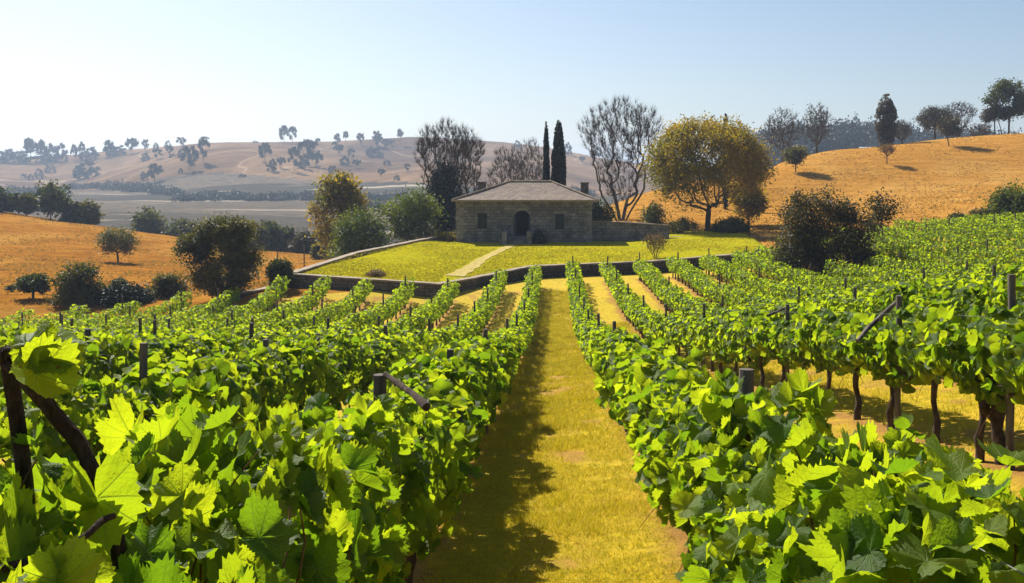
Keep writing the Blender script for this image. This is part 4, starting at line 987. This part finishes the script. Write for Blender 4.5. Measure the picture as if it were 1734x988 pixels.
for q, (px, py, h, wp, sh) in enumerate(SKY):
    kind = {'bush': 'bushy dark clump', 'umbrella': 'umbrella-shaped tree', 'round': 'rounded hazy tree'}[sh]
    far_tree(px, py+1, h*1.1, wp*1.1, sh, '%s on the far skyline, %s from the left along it' % (kind, ORD[q+1]), d=955, k=q, group='trees on the far skyline')
SL = [(40, 302, 8, 8, 'bush'), (52, 305, 9, 9, 'bush'), (66, 302, 14, 12, 'bush'), (85, 292, 13, 14, 'bush'), (148, 302, 26, 34, 'bush'), (135, 304, 20, 22, 'bush'), (188, 264, 18, 16, 'bush'), (246, 272, 11, 14, 'bush'), (266, 270, 15, 14, 'round'),
      (287, 264, 16, 10, 'round'), (244, 306, 13, 11, 'bush'), (262, 308, 26, 22, 'round'), (320, 290, 36, 24, 'round'), (308, 268, 14, 12, 'bush'), (344, 276, 34, 18, 'round'), (292, 268, 8, 10, 'bush'),
      (449, 274, 27, 19, 'round'), (460, 290, 18, 15, 'bush'), (476, 285, 17, 12, 'round'), (498, 290, 34, 17, 'round'), (522, 280, 36, 30, 'round'), (513, 286, 22, 18, 'bush'), (535, 284, 26, 18, 'round'),
      (567, 258, 15, 9, 'round'), (576, 264, 18, 11, 'round'), (595, 272, 17, 11, 'round'), (583, 280, 16, 14, 'bush'), (604, 285, 14, 12, 'round'), (563, 300, 16, 12, 'round'), (633, 268, 20, 26, 'bush'), (640, 250, 16, 14, 'round'),
      (653, 252, 14, 11, 'round'), (664, 247, 10, 10, 'round'), (645, 300, 13, 11, 'round'), (672, 306, 10, 8, 'bush'), (655, 280, 8, 12, 'bush'), (689, 292, 12, 10, 'round'),
      (306, 294, 8, 7, 'bush'), (492, 334, 10, 12, 'bush'), (520, 333, 11, 16, 'bush'), (410, 300, 4, 12, 'bush'), (1010, 272, 12, 10, 'round'), (985, 276, 10, 9, 'round')]
SL.sort()
for q, (px, py, h, wp, sh) in enumerate(SL):
    reg = 'left shoulder' if px < 210 else 'middle spur' if px < 400 else 'central slope' if px < 700 else 'pale slope by the cypresses'
    m_ = sum(1 for s in SL[:q] if (('left shoulder' if s[0] < 210 else 'middle spur' if s[0] < 400 else 'central slope' if s[0] < 700 else 'pale slope by the cypresses') == reg))+1
    sz = 'large blue-grey' if h > 24 else 'mid-sized blue-grey' if h > 13 else 'little blue-grey'
    far_tree(px, py, h*1.15, wp*1.15, sh, '%s tree on the %s, %s from the left%s' % (sz, reg+(' of the far hill' if px < 700 else ''), ORD[m_], '' if m_ < 30 else ''), k=q+1)
# --- woods that read as one mass
def wood(name, lab, pts, nleaf, leaf, seed, mat='hazytree'):
    g = np.random.default_rng(seed); CC = []
    for (x, y, h, w_) in pts:
        z = float(ground(x, y)); n = nleaf; p = g.normal(0, 1, (n, 3)); p /= np.linalg.norm(p, axis=1)[:, None]; p *= g.uniform(.55, 1, (n, 1)); p[:, 2] = np.abs(p[:, 2])*1.0
        lump = 1+.25*np.sin(p[:, 0]*5+seed)*np.cos(p[:, 1]*4); CC.append(np.array([x, y, z])+p*np.array([w_/2, w_/2, h])*lump[:, None])
    C = np.vstack(CC); V, Fq = leaf_quads(C, g, leaf); tag(obj(name, mesh(name, V, Fq, M[mat], False, {'rnd': np.repeat(g.random(len(C)), 4)})), lab, 'woodland', kind='stuff')
g = np.random.default_rng(5)
pts = []
for _ in range(420):
    px = g.uniform(1235, 1745); d = g.uniform(395, 545); x = (px-CX)/F*d
    pts.append((x, d, g.uniform(5, 11), g.uniform(6, 11)))
wood('wooded_ridge', 'dark blue wooded ridge behind the right hill', pts, 240, .75, 8)
pts = []
def band(x0, y0, x1, y1, n, jit, h0, h1):
    for t in np.linspace(0, 1, n):
        px = x0+(x1-x0)*t+g.uniform(-5, 5); py = y0+(y1-y0)*t+g.uniform(-jit, jit); X, Y, Z = hit(px, py, 260, 800); pts.append((X, Y, g.uniform(h0, h1), g.uniform(1.2, 2.4)*h1))
band(-60, 326, 110, 330, 40, 3, 3, 5); band(110, 320, 180, 318, 16, 2, 2.5, 4); band(180, 318, 300, 330, 44, 4, 3, 5.5); band(300, 339, 480, 338, 50, 2.5, 2, 4); band(480, 338, 700, 337, 50, 2, 2, 4); band(340, 332, 420, 335, 18, 2, 2, 3.5)
band(-60, 345, 80, 352, 40, 6, 3, 6); band(560, 350, 700, 352, 24, 2, 2, 3); band(800, 335, 1000, 330, 50, 3, 3, 5)
wood('valley_woodland', 'hazy belts of woodland lining the fields of the valley', pts, 170, .6, 9)
pts = []
band(380, 420, 560, 432, 26, 6, 1.5, 3.5)
for _ in range(36):
    px = g.uniform(820, 1045); d = g.uniform(135, 165); pts.append(((px-CX)/F*d, d, g.uniform(2, 5), g.uniform(3, 6)))
wood('scrub', 'grey-green scrub below the ochre tree and behind the house', pts, 200, .22, 10, 'brownleaf')

# ------------------------------------------------------------ tussocks on the dry slopes and the lawn
def tussocks(name, lab, n, xr, yr, ok, size, mat, seed, zf):
    g = np.random.default_rng(seed); y = yr[0]*(yr[1]/yr[0])**g.random(n); x = (g.uniform(xr[0], xr[1], n)-CX)/F*y; k = ok(x, y) & (fbm(x/5., y/5., 3, seed) > .30+.35*g.random(n)); x, y = x[k], y[k]; z = zf(x, y); n = len(x)
    V = []; 
    hs = size*g.uniform(.5, 1.4, n)
    for b_ in range(3):
        a = g.uniform(0, np.pi, n); dx, dy = np.cos(a)*hs*.35, np.sin(a)*hs*.35; ox, oy = g.normal(0, .25, n)*hs, g.normal(0, .25, n)*hs
        V.append(np.stack([np.stack([x+ox-dx, y+oy-dy, z-.03], -1), np.stack([x+ox+dx, y+oy+dy, z-.03], -1), np.stack([x+ox+g.normal(0, .3, n)*hs, y+oy+g.normal(0, .3, n)*hs, z+hs*.55], -1)], 1))
    V = np.concatenate(V).reshape(-1, 3)
    tag(obj(name, mesh(name, V, np.arange(len(V)).reshape(-1, 3), M[mat], False, {'rnd': np.tile(np.repeat(g.random(n), 3), 3)})), lab, 'grass', kind='stuff')
col_mat('tussock', (.30, .135, .020), (.50, .25, .045), (.50, .26, .04), .45)
col_mat('turf', (.16, .15, .006), (.58, .44, .010), (.60, .45, .01), .35)
tussocks('dry_grass', 'dry golden tussocks scattered over both hill slopes', 80000, (-80, 1800), (60, 172), lambda x, y: ~inpoly(x, y, LAWN_POLY) & (y > np.interp(x, [-60, -30, -16, -8, 0, 8, 16, 60], [54, 55, 60, 63, 85, 85, 74, 74])) & ~((np.abs(x+2) < 14) & (y < 100)), .17, 'tussock', 301, ground)
tussocks('lawn_grass', 'short yellow-green turf of the lawn before the house', 60000, (440, 1330), (56.5, 82), lambda x, y: inpoly(x, y, LAWN_POLY) & (y > np.interp(x, WALL[:, 0], WALL[:, 1])+.35) & (np.abs(x-np.interp(y, pc[::-1, 1], pc[::-1, 0])) > .6), .085, 'turf', 302, lawn_z)
# ------------------------------------------------------------ stone house
def stone_mat(name, c1, c2, mortar, scale=1.0, bw=.55, rh=.26, stain=(.06, .05, .045)):
    m, n = newmat(name); b = NB(n); p = b.objc(); sp = b('SeparateXYZ', i0=p)
    u = b.math('ADD', sp.outputs[0], sp.outputs[1]); v = b('CombineXYZ', i0=u, i1=sp.outputs[2], i2=0.0).outputs[0]
    wv = b('VectorMath', _operation='ADD', i0=v, i1=b.scalev(b('TexNoise', Vector=p, Scale=2.2, Detail=3).outputs['Color'], .10, .08, 0)).outputs[0]
    br = b('TexBrick', Vector=wv, Color1=c3(*c1), Color2=c3(*c2), Mortar=c3(*mortar), Scale=scale)
    br.inputs['Mortar Size'].default_value = .014; br.inputs['Mortar Smooth'].default_value = .4; br.inputs['Bias'].default_value = 0
    br.inputs['Brick Width'].default_value = bw; br.inputs['Row Height'].default_value = rh
    n1 = b.noise(p, .9, 5, .7); n2 = b.noise(p, 7, 5, .75)
    col = b.mix(b.math('MULTIPLY', b.ramp(n1, .42, .62), .68), br.outputs[0], stain)
    col = b.mix(b.math('MULTIPLY', b.ramp(n2, .45, .7), .5), col, tuple(1.35*k for k in c1))
    hgt = b.math('ADD', b.math('MULTIPLY', br.outputs['Fac'], -1.0), b.math('MULTIPLY', n2, .9))
    bs = b('BsdfPrincipled', Base__Color=col, Roughness=.92, Normal=b.bump(hgt, .9, .05)); bs.inputs['Specular IOR Level'].default_value = .15
    b.out(bs.outputs[0]); return m
M['stone'] = stone_mat('coursed rubble stone', (.27, .245, .225), (.12, .112, .110), (.06, .056, .055))
M['quoin'] = stone_mat('dressed stone', (.30, .27, .24), (.21, .19, .17), (.10, .09, .08), bw=.9, rh=.4)
M['wallstone'] = stone_mat('dry wall stone', (.21, .165, .125), (.11, .088, .07), (.028, .023, .02), bw=.5, rh=.2, stain=(.05, .045, .03))
M['coping'] = plain_mat('pale coping stone', (.22, .17, .12), (.34, .27, .19), 3, .9, .5, .03)
def roof_mat():
    m, n = newmat('weathered roof shingles'); b = NB(n); p = b.objc(); sp = b('SeparateXYZ', i0=p)
    v = b('CombineXYZ', i0=sp.outputs[0], i1=b.math('ADD', b.math('MULTIPLY', sp.outputs[2], 2.2), b.math('MULTIPLY', sp.outputs[1], .4)), i2=0.0).outputs[0]
    br = b('TexBrick', Vector=v, Color1=c3(.23, .155, .12), Color2=c3(.135, .095, .077), Mortar=c3(.10, .075, .062), Scale=1.0)
    br.inputs['Mortar Size'].default_value = .018; br.inputs['Brick Width'].default_value = .34; br.inputs['Row Height'].default_value = .24
    col = b.mix(b.math('MULTIPLY', b.ramp(b.noise(p, 1.3, 6, .7), .45, .65), .5), br.outputs[0], (.30, .25, .13))
    col = b.mix(b.math('MULTIPLY', b.ramp(b.noise(p, 9, 4, .7), .5, .7), .5), col, (.32, .24, .20))
    bs = b('BsdfPrincipled', Base__Color=col, Roughness=.9, Normal=b.bump(b.math('ADD', b.math('MULTIPLY', br.outputs['Fac'], -1.0), b.noise(p, 5, 5, .8)), .9, .09)); b.out(bs.outputs[0]); return m
M['roof'] = roof_mat()
M['darkwood'] = plain_mat('dark painted wood', (.02, .024, .026), (.04, .045, .048), 6, .7, .3, .01, (1, 1, .2))
M['blackness'] = plain_mat('painted shadow plaster', (.012, .011, .01), (.02, .02, .02), 2)  # near-black colour paints in the indoor shadow seen through the doorway
M['bluewood'] = plain_mat('blue-grey door paint', (.03, .04, .05), (.055, .07, .09), 5, .6, .3, .01, (1, 1, .2))
mg, n = newmat('window glass'); b = NB(n); bs = b('BsdfPrincipled', Base__Color=c3(.02, .025, .03), Roughness=.25, Normal=b.bump(b.noise(b.objc(), 3, 2), .12, .05)); bs.inputs['Specular IOR Level'].default_value = .15; b.out(bs.outputs[0]); M['glass'] = mg

HX0, HX1 = P3(772, 0, 83)[0], P3(1002, 0, 83)[0]; HYF, HYB = 83.0, 91.5
ZB = -5.62; ZE = P3(0, 341, 83)[2]
house = empty('stone_house', ((HX0+HX1)/2, HYF, ZB), 'low stone farmhouse with a hipped roof standing on the lawn', 'house')
HO = np.array(house.location)
def hp(name, G, mat, parent=house, smooth=False, label=None):
    G.V = [v-HO for v in G.V]; o = obj(name, G.mesh(name, mat, smooth), parent)
    if label: o['label'] = label
    return o
def pX(px, d=83.0): return (px-CX)/F*d
def pZ(py, d=83.0): return (HY-py)/F*d
DOOR = (pX(870), pX(898), ZB+.62, pZ(370), pZ(357))     # x0, x1, sill, spring, crown
W1 = (pX(809), pX(825), pZ(388), pZ(361)); W2 = (pX(940), pX(956), pZ(389), pZ(362))
ZF = ZB+.62                                                # floor level inside
def front_wall():
    G = Geo(); xs = [HX0, W1[0], W1[1], W2[0], W2[1], HX1]+list(np.linspace(DOOR[0], DOOR[1], 17)); xs = sorted(xs); D = .42
    cx_, rx = (DOOR[0]+DOOR[1])/2, (DOOR[1]-DOOR[0])/2; rz = DOOR[4]-DOOR[3]
    def arch(x): return DOOR[3]+rz*math.sqrt(max(0, 1-((x-cx_)/rx)**2))
    for a, c in zip(xs[:-1], xs[1:]):
        m_ = (a+c)/2; ops = []
        for w_ in (W1, W2):
            if w_[0] < m_ < w_[1]: ops = (w_[2], w_[2], w_[3], w_[3])
        if DOOR[0] < m_ < DOOR[1]: ops = (DOOR[2], DOOR[2], arch(a), arch(c))
        def prism(za0, zc0, za1, zc1):
            V = [(a, HYF, za0), (c, HYF, zc0), (c, HYF, zc1), (a, HYF, za1), (a, HYF+D, za0), (c, HYF+D, zc0), (c, HYF+D, zc1), (a, HYF+D, za1)]
            G.add(V, [(0, 1, 2, 3), (5, 4, 7, 6), (3, 2, 6, 7), (0, 4, 5, 1)])
        if ops: prism(ZB, ZB, ops[0], ops[1]); prism(ops[2], ops[3], ZE, ZE)
        else: prism(ZB, ZB, ZE, ZE)
    for x, s in ((W1[0], 1), (W1[1], -1), (W2[0], 1), (W2[1], -1)):
        w_ = W1 if x in W1[:2] else W2; V = [(x, HYF, w_[2]), (x, HYF, w_[3]), (x, HYF+D, w_[3]), (x, HYF+D, w_[2])]; G.add(V, [(0, 1, 2, 3) if s > 0 else (3, 2, 1, 0)])
    for x, s in ((DOOR[0], 1), (DOOR[1], -1)):
        V = [(x, HYF, DOOR[2]), (x, HYF, DOOR[3]), (x, HYF+D, DOOR[3]), (x, HYF+D, DOOR[2])]; G.add(V, [(0, 1, 2, 3) if s > 0 else (3, 2, 1, 0)])
    return G
wall = hp('wall', front_wall(), M['stone'])
G = Geo()
G.box(HX0, HX0+.4, HYF+.42, HYB, ZB, ZE); G.box(HX1-.4, HX1, HYF+.42, HYB, ZB, ZE); G.box(HX0+.4, HX1-.4, HYB-.4, HYB, ZB, ZE)
hp('wall', G, M['stone'])
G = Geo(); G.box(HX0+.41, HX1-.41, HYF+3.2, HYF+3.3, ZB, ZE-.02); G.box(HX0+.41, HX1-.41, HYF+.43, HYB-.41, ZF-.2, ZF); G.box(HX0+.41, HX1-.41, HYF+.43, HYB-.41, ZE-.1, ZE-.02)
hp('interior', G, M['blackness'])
G = Geo()
for x, s in ((HX0, 1), (HX1, -1)):
    z = ZB; k = 0; G = Geo()
    while z < ZE-.1:
        h = .36; wd_ = .62 if k % 2 else .40
        G.box(*(sorted((x-s*.02, x+s*wd_))), HYF-.025, HYF+.3, z+.008, min(z+h, ZE-.02)-.008, jit=.006); z += h; k += 1
    hp('quoins', G, M['quoin'])
# window: frame, sash bars, glass, sill
for (a, c, z0, z1) in (W1, W2):
    G = Geo(); t = .07; y0, y1 = HYF+.20, HYF+.28
    G.box(a, a+t, y0, y1, z0, z1); G.box(c-t, c, y0, y1, z0, z1); G.box(a+t, c-t, y0, y1, z0, z0+t); G.box(a+t, c-t, y0, y1, z1-t, z1)
    m_ = (a+c)/2; G.box(m_-.03, m_+.03, y0+.01, y1-.01, z0+t, z1-t); zm = (z0+z1)/2; G.box(a+t, m_-.03, y0+.015, y1-.015, zm-.02, zm+.02); G.box(m_+.03, c-t, y0+.015, y1-.015, zm-.02, zm+.02)
    wf = hp('window', G, M['darkwood'])
    G = Geo(); G.box(a+t, c-t, y0+.045, y0+.055, z0+t, z1-t); hp('pane', G, M['glass'], wf)
    G = Geo(); G.box(a-.10, c+.10, HYF-.06, HYF+.19, z0-.10, z0+.004, jit=.004); hp('sill', G, M['quoin'], wf)
    G = Geo(); G.box(a-.16, c+.16, HYF-.02, HYF+.10, z1-.004, z1+.24, jit=.005); hp('lintel', G, M['quoin'], wf)
# arch stones round the doorway and the two open door leaves
G = Geo(); cx_, rx, rz = (DOOR[0]+DOOR[1])/2, (DOOR[1]-DOOR[0])/2, DOOR[4]-DOOR[3]; rr = rx
K = 11
for q in range(K):
    a0, a1 = math.pi*(q+.04)/K, math.pi*(q+.96)/K
    V = []
    for yy in (HYF-.035, HYF+.1):
        for rk, zk in ((1.0, 1.0), (1.30, 1.30*1.0)):
            for aa in (a0, a1): V.append((cx_+rx*rk*math.cos(aa), yy, DOOR[3]+(rz*(1.0 if rk == 1 else (rz+.22)/rz))*math.sin(aa)))
    G.add(V, [(0, 1, 3, 2), (4, 6, 7, 5), (0, 4, 5, 1), (2, 3, 7, 6), (0, 2, 6, 4), (1, 5, 7, 3)])
for s in (-1, 1):
    z = DOOR[2]
    for q in range(4):
        h = (DOOR[3]-DOOR[2])/4; w_ = .22+.10*(q % 2); xa = cx_+s*rx; G.box(*sorted((xa, xa+s*w_)), HYF-.035, HYF+.1, z+.01, z+h-.01, jit=.004); z += h
hp('door_surround', G, M['quoin'])
for s in (-1, 1):
    G = Geo(); xa = cx_+s*(rx-.04); G.box(*sorted((xa, xa-s*.05)), HYF+.45, HYF+1.1, ZF+.003, DOOR[3]+.1); 
    for zz in (ZF+.25, ZF+.95): G.box(*sorted((xa-s*.05, xa-s*.07)), HYF+.52, HYF+1.03, zz, zz+.5)
    hp('door', G, M['bluewood'])
    G = Geo(); xb = cx_+s*(rx-.13); G.box(*sorted((xb+s*.13, xb-s*.06)), HYF+.30, HYF+.40, ZF+.003, DOOR[3]); hp('door_frame', G, M['bluewood'])
# roof: hipped, with thickness, ridge and hip caps, fascia
EX0, EX1, EYF, EYB = pX(765, 82.5), pX(1013, 82.5), 82.4, 92.1; RZ = pZ(308, 87.2); RX0, RX1 = pX(862, 87.2), pX(934, 87.2); RY = (EYF+EYB)/2
ZT = ZE+.10
def roof_geo():
    G = Geo(); g2 = np.random.default_rng(4)
    c = [(EX0, EYF, ZT), (EX1, EYF, ZT), (EX1, EYB, ZT), (EX0, EYB, ZT), (RX0, RY, RZ), (RX1, RY, RZ)]
    # subdivided slopes with a faint sag and ripple
    def slope(p0, p1, q0, q1, n=40, m_=14):
        t = np.linspace(0, 1, n)[None, :, None]; s = np.linspace(0, 1, m_)[:, None, None]; p0, p1, q0, q1 = map(np.array, (p0, p1, q0, q1))
        V = (p0*(1-t)+p1*t)*(1-s)+(q0*(1-t)+q1*t)*s; sag = -.06*np.sin(s*np.pi)*np.ones_like(t); V[..., 2:] += sag; V[1:-1, 1:-1, 2] += g2.normal(0, .010, V[1:-1, 1:-1, 2].shape)
        ii = np.arange(n*m_).reshape(m_, n); G.add(V.reshape(-1, 3), np.stack([ii[:-1, :-1], ii[:-1, 1:], ii[1:, 1:], ii[1:, :-1]], -1).reshape(-1, 4))
    slope(c[0], c[1], c[4], c[5]); slope(c[1], c[2], c[5], c[5]); slope(c[2], c[3], c[5], c[4]); slope(c[3], c[0], c[4], c[4])
    G.add([(EX0, EYF, ZE-.005), (EX1, EYF, ZE-.005), (EX1, EYB, ZE-.005), (EX0, EYB, ZE-.005)], [(3, 2, 1, 0)])
    return G
roof = hp('roof', roof_geo(), M['roof'])
G = Geo()
G.box(EX0-.03, EX1+.03, EYF-.05, EYF-.003, ZE-.03, ZT+.03); G.box(EX0-.03, EX1+.03, EYB+.003, EYB+.05, ZE-.03, ZT+.03); G.box(EX0-.05, EX0-.003, EYF, EYB, ZE-.03, ZT+.03); G.box(EX1+.003, EX1+.05, EYF, EYB, ZE-.03, ZT+.03)
hp('fascia', G, M['coping'], roof)
G = Geo(); up = np.array([0, 0, .05])
G.tube(np.linspace((RX0, RY, RZ), (RX1, RY, RZ), 12)+up*.4, .10, 8, rough=.05)
for c0, c1 in (((EX0, EYF, ZT), (RX0, RY, RZ)), ((EX1, EYF, ZT), (RX1, RY, RZ)), ((EX1, EYB, ZT), (RX1, RY, RZ)), ((EX0, EYB, ZT), (RX0, RY, RZ))): G.tube(np.linspace(c0, c1, 16)+up*.3, .085, 8, rough=.08)
hp('ridge_caps', G, M['coping'], roof)
for (px, t, wpx, d) in ((816, 308, 14, 90.2), (990, 309, 13, 90.2)):
    x = pX(px, d); w_ = wpx/F*d/2; zt = pZ(t, d); G = Geo(); G.box(x-w_, x+w_, d-.32, d+.32, ZE-.3, zt-.14, jit=.008); G.box(x-w_-.05, x+w_+.05, d-.37, d+.37, zt-.137, zt, jit=.008)
    ch = hp('chimney', G, M['wallstone'], roof)
# steps with low cheek walls and stone piers
G = Geo(); sx0, sx1 = pX(861), pX(893)
for q in range(4):
    zt = ZF-.155*q; G.box(sx0, sx1, HYF-.75-.36*q, HYF-.04 if q == 0 else HYF-.75-.36*(q-1)-.003, ZB-.3, zt-.002, jit=.004)
hp('steps', G, M['quoin'])
for s, px in ((-1, 857), (1, 897)):
    G = Geo(); x = pX(px); V = []
    for xx in (x-.17, x+.17): V += [(xx, HYF-.05, ZB-.3), (xx, HYF-2.1, ZB-.3), (xx, HYF-2.1, ZB+.35), (xx, HYF-.7, ZF+.55), (xx, HYF-.05, ZF+.55)]
    G.add(V, [(0, 4, 9, 5), (1, 0, 5, 6), (2, 1, 6, 7), (3, 2, 7, 8), (4, 3, 8, 9)], ); G.F.setdefault(5, []).append(np.array([(0, 1, 2, 3, 4), (9, 8, 7, 6, 5)])+G.n-10)
    ck = hp('stair_wall', G, M['stone'])
    G = Geo(); xe = x+s*.02; y = HYF-2.2; G.box(xe-.20, xe+.20, y-.2, y+.2, ZB-.3, ZB+1.0, jit=.008); G.box(xe-.25, xe+.25, y-.25, y+.25, ZB+1.003, ZB+1.10, jit=.006)
    hp('pier', G, M['quoin'], ck)
for px, hh in ((848, 1.55), (905, 1.35)):
    G = Geo(); x = pX(px, 81.8); y = 81.8; t = np.linspace(0, 1, 12)
    rr_ = np.interp(t, [0, .08, .1, .45, .5, .62, .75, .9, 1], [.24, .24, .17, .15, .22, .12, .19, .13, .05])
    G.tube(np.stack([np.full(12, x), np.full(12, y), ZB-.1+t*(hh+.1)], -1), rr_, 14, rough=.04)
    tag(obj('stone_ornament', G.mesh('stone_ornament', M['stone'], True)), 'weathered stone ornament %s of the front steps' % ('left' if px < 880 else 'right'), 'ornament', 'stone ornaments beside the steps')

# ------------------------------------------------------------ walls
def wall_run(name, P, thick, hgt, label, mat='wallstone', cope='coping', ztop=None, seed=0, copew=.05, cat='wall'):
    """wall along plan points P (x, y, ztop); real courses are in the material, the top is uneven"""
    g2 = np.random.default_rng(seed); P = np.array(P, float); L = np.linalg.norm(np.diff(P[:, :2], axis=0), axis=1).sum(); n = max(3, int(L/.55))
    Q = polyline(P, np.linspace(0, 1, n)); T_ = np.gradient(Q[:, :2], axis=0); T_ /= np.linalg.norm(T_, axis=1)[:, None]; N = np.stack([-T_[:, 1], T_[:, 0]], -1)
    root = empty(name, (Q[0, 0], Q[0, 1], Q[0, 2]-hgt), label, cat); off = np.array(root.location)
    def sec(t0, zt, zb):
        V = []
        for s, z in ((-1, zb), (-1, zt), (1, zt), (1, zb)): V.append(np.column_stack([Q[:, :2]+s*N*(t0/2+g2.uniform(-.02, .02, (n, 1))), z+g2.uniform(-.015, .015, n)]))
        V = np.stack(V, 1).reshape(-1, 3)-off; i = np.arange(n-1)[:, None]*4; j = np.array([0, 1, 2])[None]
        f = np.stack([i+j, i+4+j, i+5+j, i+1+j], -1).reshape(-1, 4); ends = np.array([[0, 1, 2, 3], [4*n-1, 4*n-2, 4*n-3, 4*n-4]]); return V, np.vstack([f, ends])
    G = Geo(); V, f = sec(thick, Q[:, 2]-.09, Q[:, 2]-hgt); G.add(V, f); obj('masonry', G.mesh('masonry', M[mat], False), root)
    G = Geo(); V, f = sec(thick+copew*2, Q[:, 2], Q[:, 2]-.088); G.add(V, f); obj('coping', G.mesh('coping', M[cope], False), root)
    return root
WQ = WALL.copy(); WQ[:, 2] += .0
wall_run('retaining_wall', WQ, .42, 1.7, 'dark stone retaining wall along the front of the yellow lawn', seed=1)
LQ = LEFTW.copy(); LQ[:, 2] = [LEFTW[0, 2]+.06, LEFTW[1, 2]+.1, LEFTW[2, 2]+.12]
wall_run('retaining_wall', LQ+np.array([.1, 0, 0]), .42, 1.9, 'stone wall climbing the left side of the lawn towards the house', seed=2)
wall_run('stone_wall', [(HX1+.03, 84.6, pZ(374, 84.6)), (pX(1060, 84.6), 84.6, pZ(376, 84.6)), (pX(1132, 85), 85.0, pZ(381, 85))], .45, 2.2, 'grey stone garden wall joined to the right end of the house', mat='stone', seed=3)
wall_run('low_wall', [(pX(1134, 86), 86.0, pZ(401, 86)), (pX(1215, 87), 87.0, pZ(400, 87)), (pX(1330, 84), 84., pZ(402, 84))], .4, 1.0, 'low shaded stone wall under the golden dome tree', seed=4)
wall_run('terrace_kerb', [(pX(733, 81), 81.0, pZ(416, 81)), (pX(800, 81), 81.0, pZ(418, 81)), (pX(850, 81), 81.2, pZ(419, 81))], .4, .5, 'low stone kerb on the lawn in front of the left house wall', mat='quoin', seed=5)
wall_run('field_wall', [P3(385, 497, 58), P3(430, 492, 60), P3(470, 482, 62)], .4, .8, 'low dark field wall running from the olive tree to the conifer shrub', seed=6)
# iron railing against the front wall of the lawn
M['railing'] = plain_mat('dark railing wood', (.03, .024, .02), (.06, .05, .04), 8, .8, .3, .01)
G = Geo(); tq = np.linspace(.40, 1, 110); q = polyline(WALL, tq); q[:, 1] -= .55
for a in q:
    zg = float(ground(a[0], a[1]-.1)); G.box(a[0]-.035, a[0]+.035, a[1]-.03, a[1]+.03, zg-.1, a[2]-.10, jit=.006)
for zo in (-.16, -.5): G.tube(q+np.array([0, .045, zo]), .022, 4, cap=False)
tag(obj('paling_fence', G.mesh('paling_fence', M['railing'], False)), 'dark paling fence standing before the lawn retaining wall', 'fence')
# fence posts on the right vineyard border
for q, px in enumerate((1545, 1560, 1590, 1620, 1650, 1690)):
    x, y = pX(px, 73.5), 73.5; z = float(ground(x, y)); G = Geo(); G.tube([(0, 0, -.2), (0, 0, 1.15)], .05, 6, rough=.05)
    tag(obj('fence_post', G.mesh('fence_post', M['post'], False), None, (x, y, z)), 'thin fence post on the upper right vineyard border, %s from the left' % ORD[q+1], 'post', 'fence posts below the right hill')
for q, (px, d) in enumerate(((470, 75), (515, 75))):
    x = pX(px, d); z = float(ground(x, d)); G = Geo(); G.tube([(0, 0, -.2), (0, 0, 2.4)], .045, 6, rough=.05)
    tag(obj('fence_post', G.mesh('fence_post', M['post'], False), None, (x, d, z)), 'tall thin pole beyond the %s' % ('conifer shrub' if q == 0 else 'left corner of the lawn wall, right of the conifer shrub'), 'pole')
# small far barn on the wooded ridge
bx_, by_ = pX(1466, 392), 392.0; bz = pZ(256, 392); G = Geo()
ba = empty('barn', (bx_, by_, bz-4), 'tiny pale-roofed barn in front of the dark wooded ridge', 'barn')
G.box(-2.2, 2.2, -1.6, 1.6, -6, 4.6); obj('wall', G.mesh('wall', M['quoin'], False), ba)
G = Geo(); G.add([(-2.6, -1.9, 4.6), (2.6, -1.9, 4.6), (2.6, 1.9, 4.6), (-2.6, 1.9, 4.6), (-2.6, 0, 5.6), (2.6, 0, 5.6)], [(0, 1, 5, 4), (2, 3, 4, 5)], [(0, 4, 3), (1, 2, 5)])
M['palemetal'] = plain_mat('pale metal roof', (.55, .55, .55), (.75, .75, .74), 1, .5, .1, .01); obj('roof', G.mesh('roof', M['palemetal'], False), ba)
# ------------------------------------------------------------ haze
m, n = newmat('thin summer haze')
pv = n.nodes.new('ShaderNodeVolumePrincipled'); pv.inputs['Color'].default_value = (.62, .77, 1, 1); pv.inputs['Density'].default_value = .00030; pv.inputs['Anisotropy'].default_value = .25
ho = n.nodes.new('ShaderNodeOutputMaterial'); n.links.new(pv.outputs[0], ho.inputs['Volume'])
G = Geo(); zlo = float(GZ.min())-1.0
G.box(-5400, 5400, -60, 5300, min(zlo, -180), max(95.0, float(GZ.max())+6))
tag(obj('haze', G.mesh('haze', m, False)), kind='stuff')
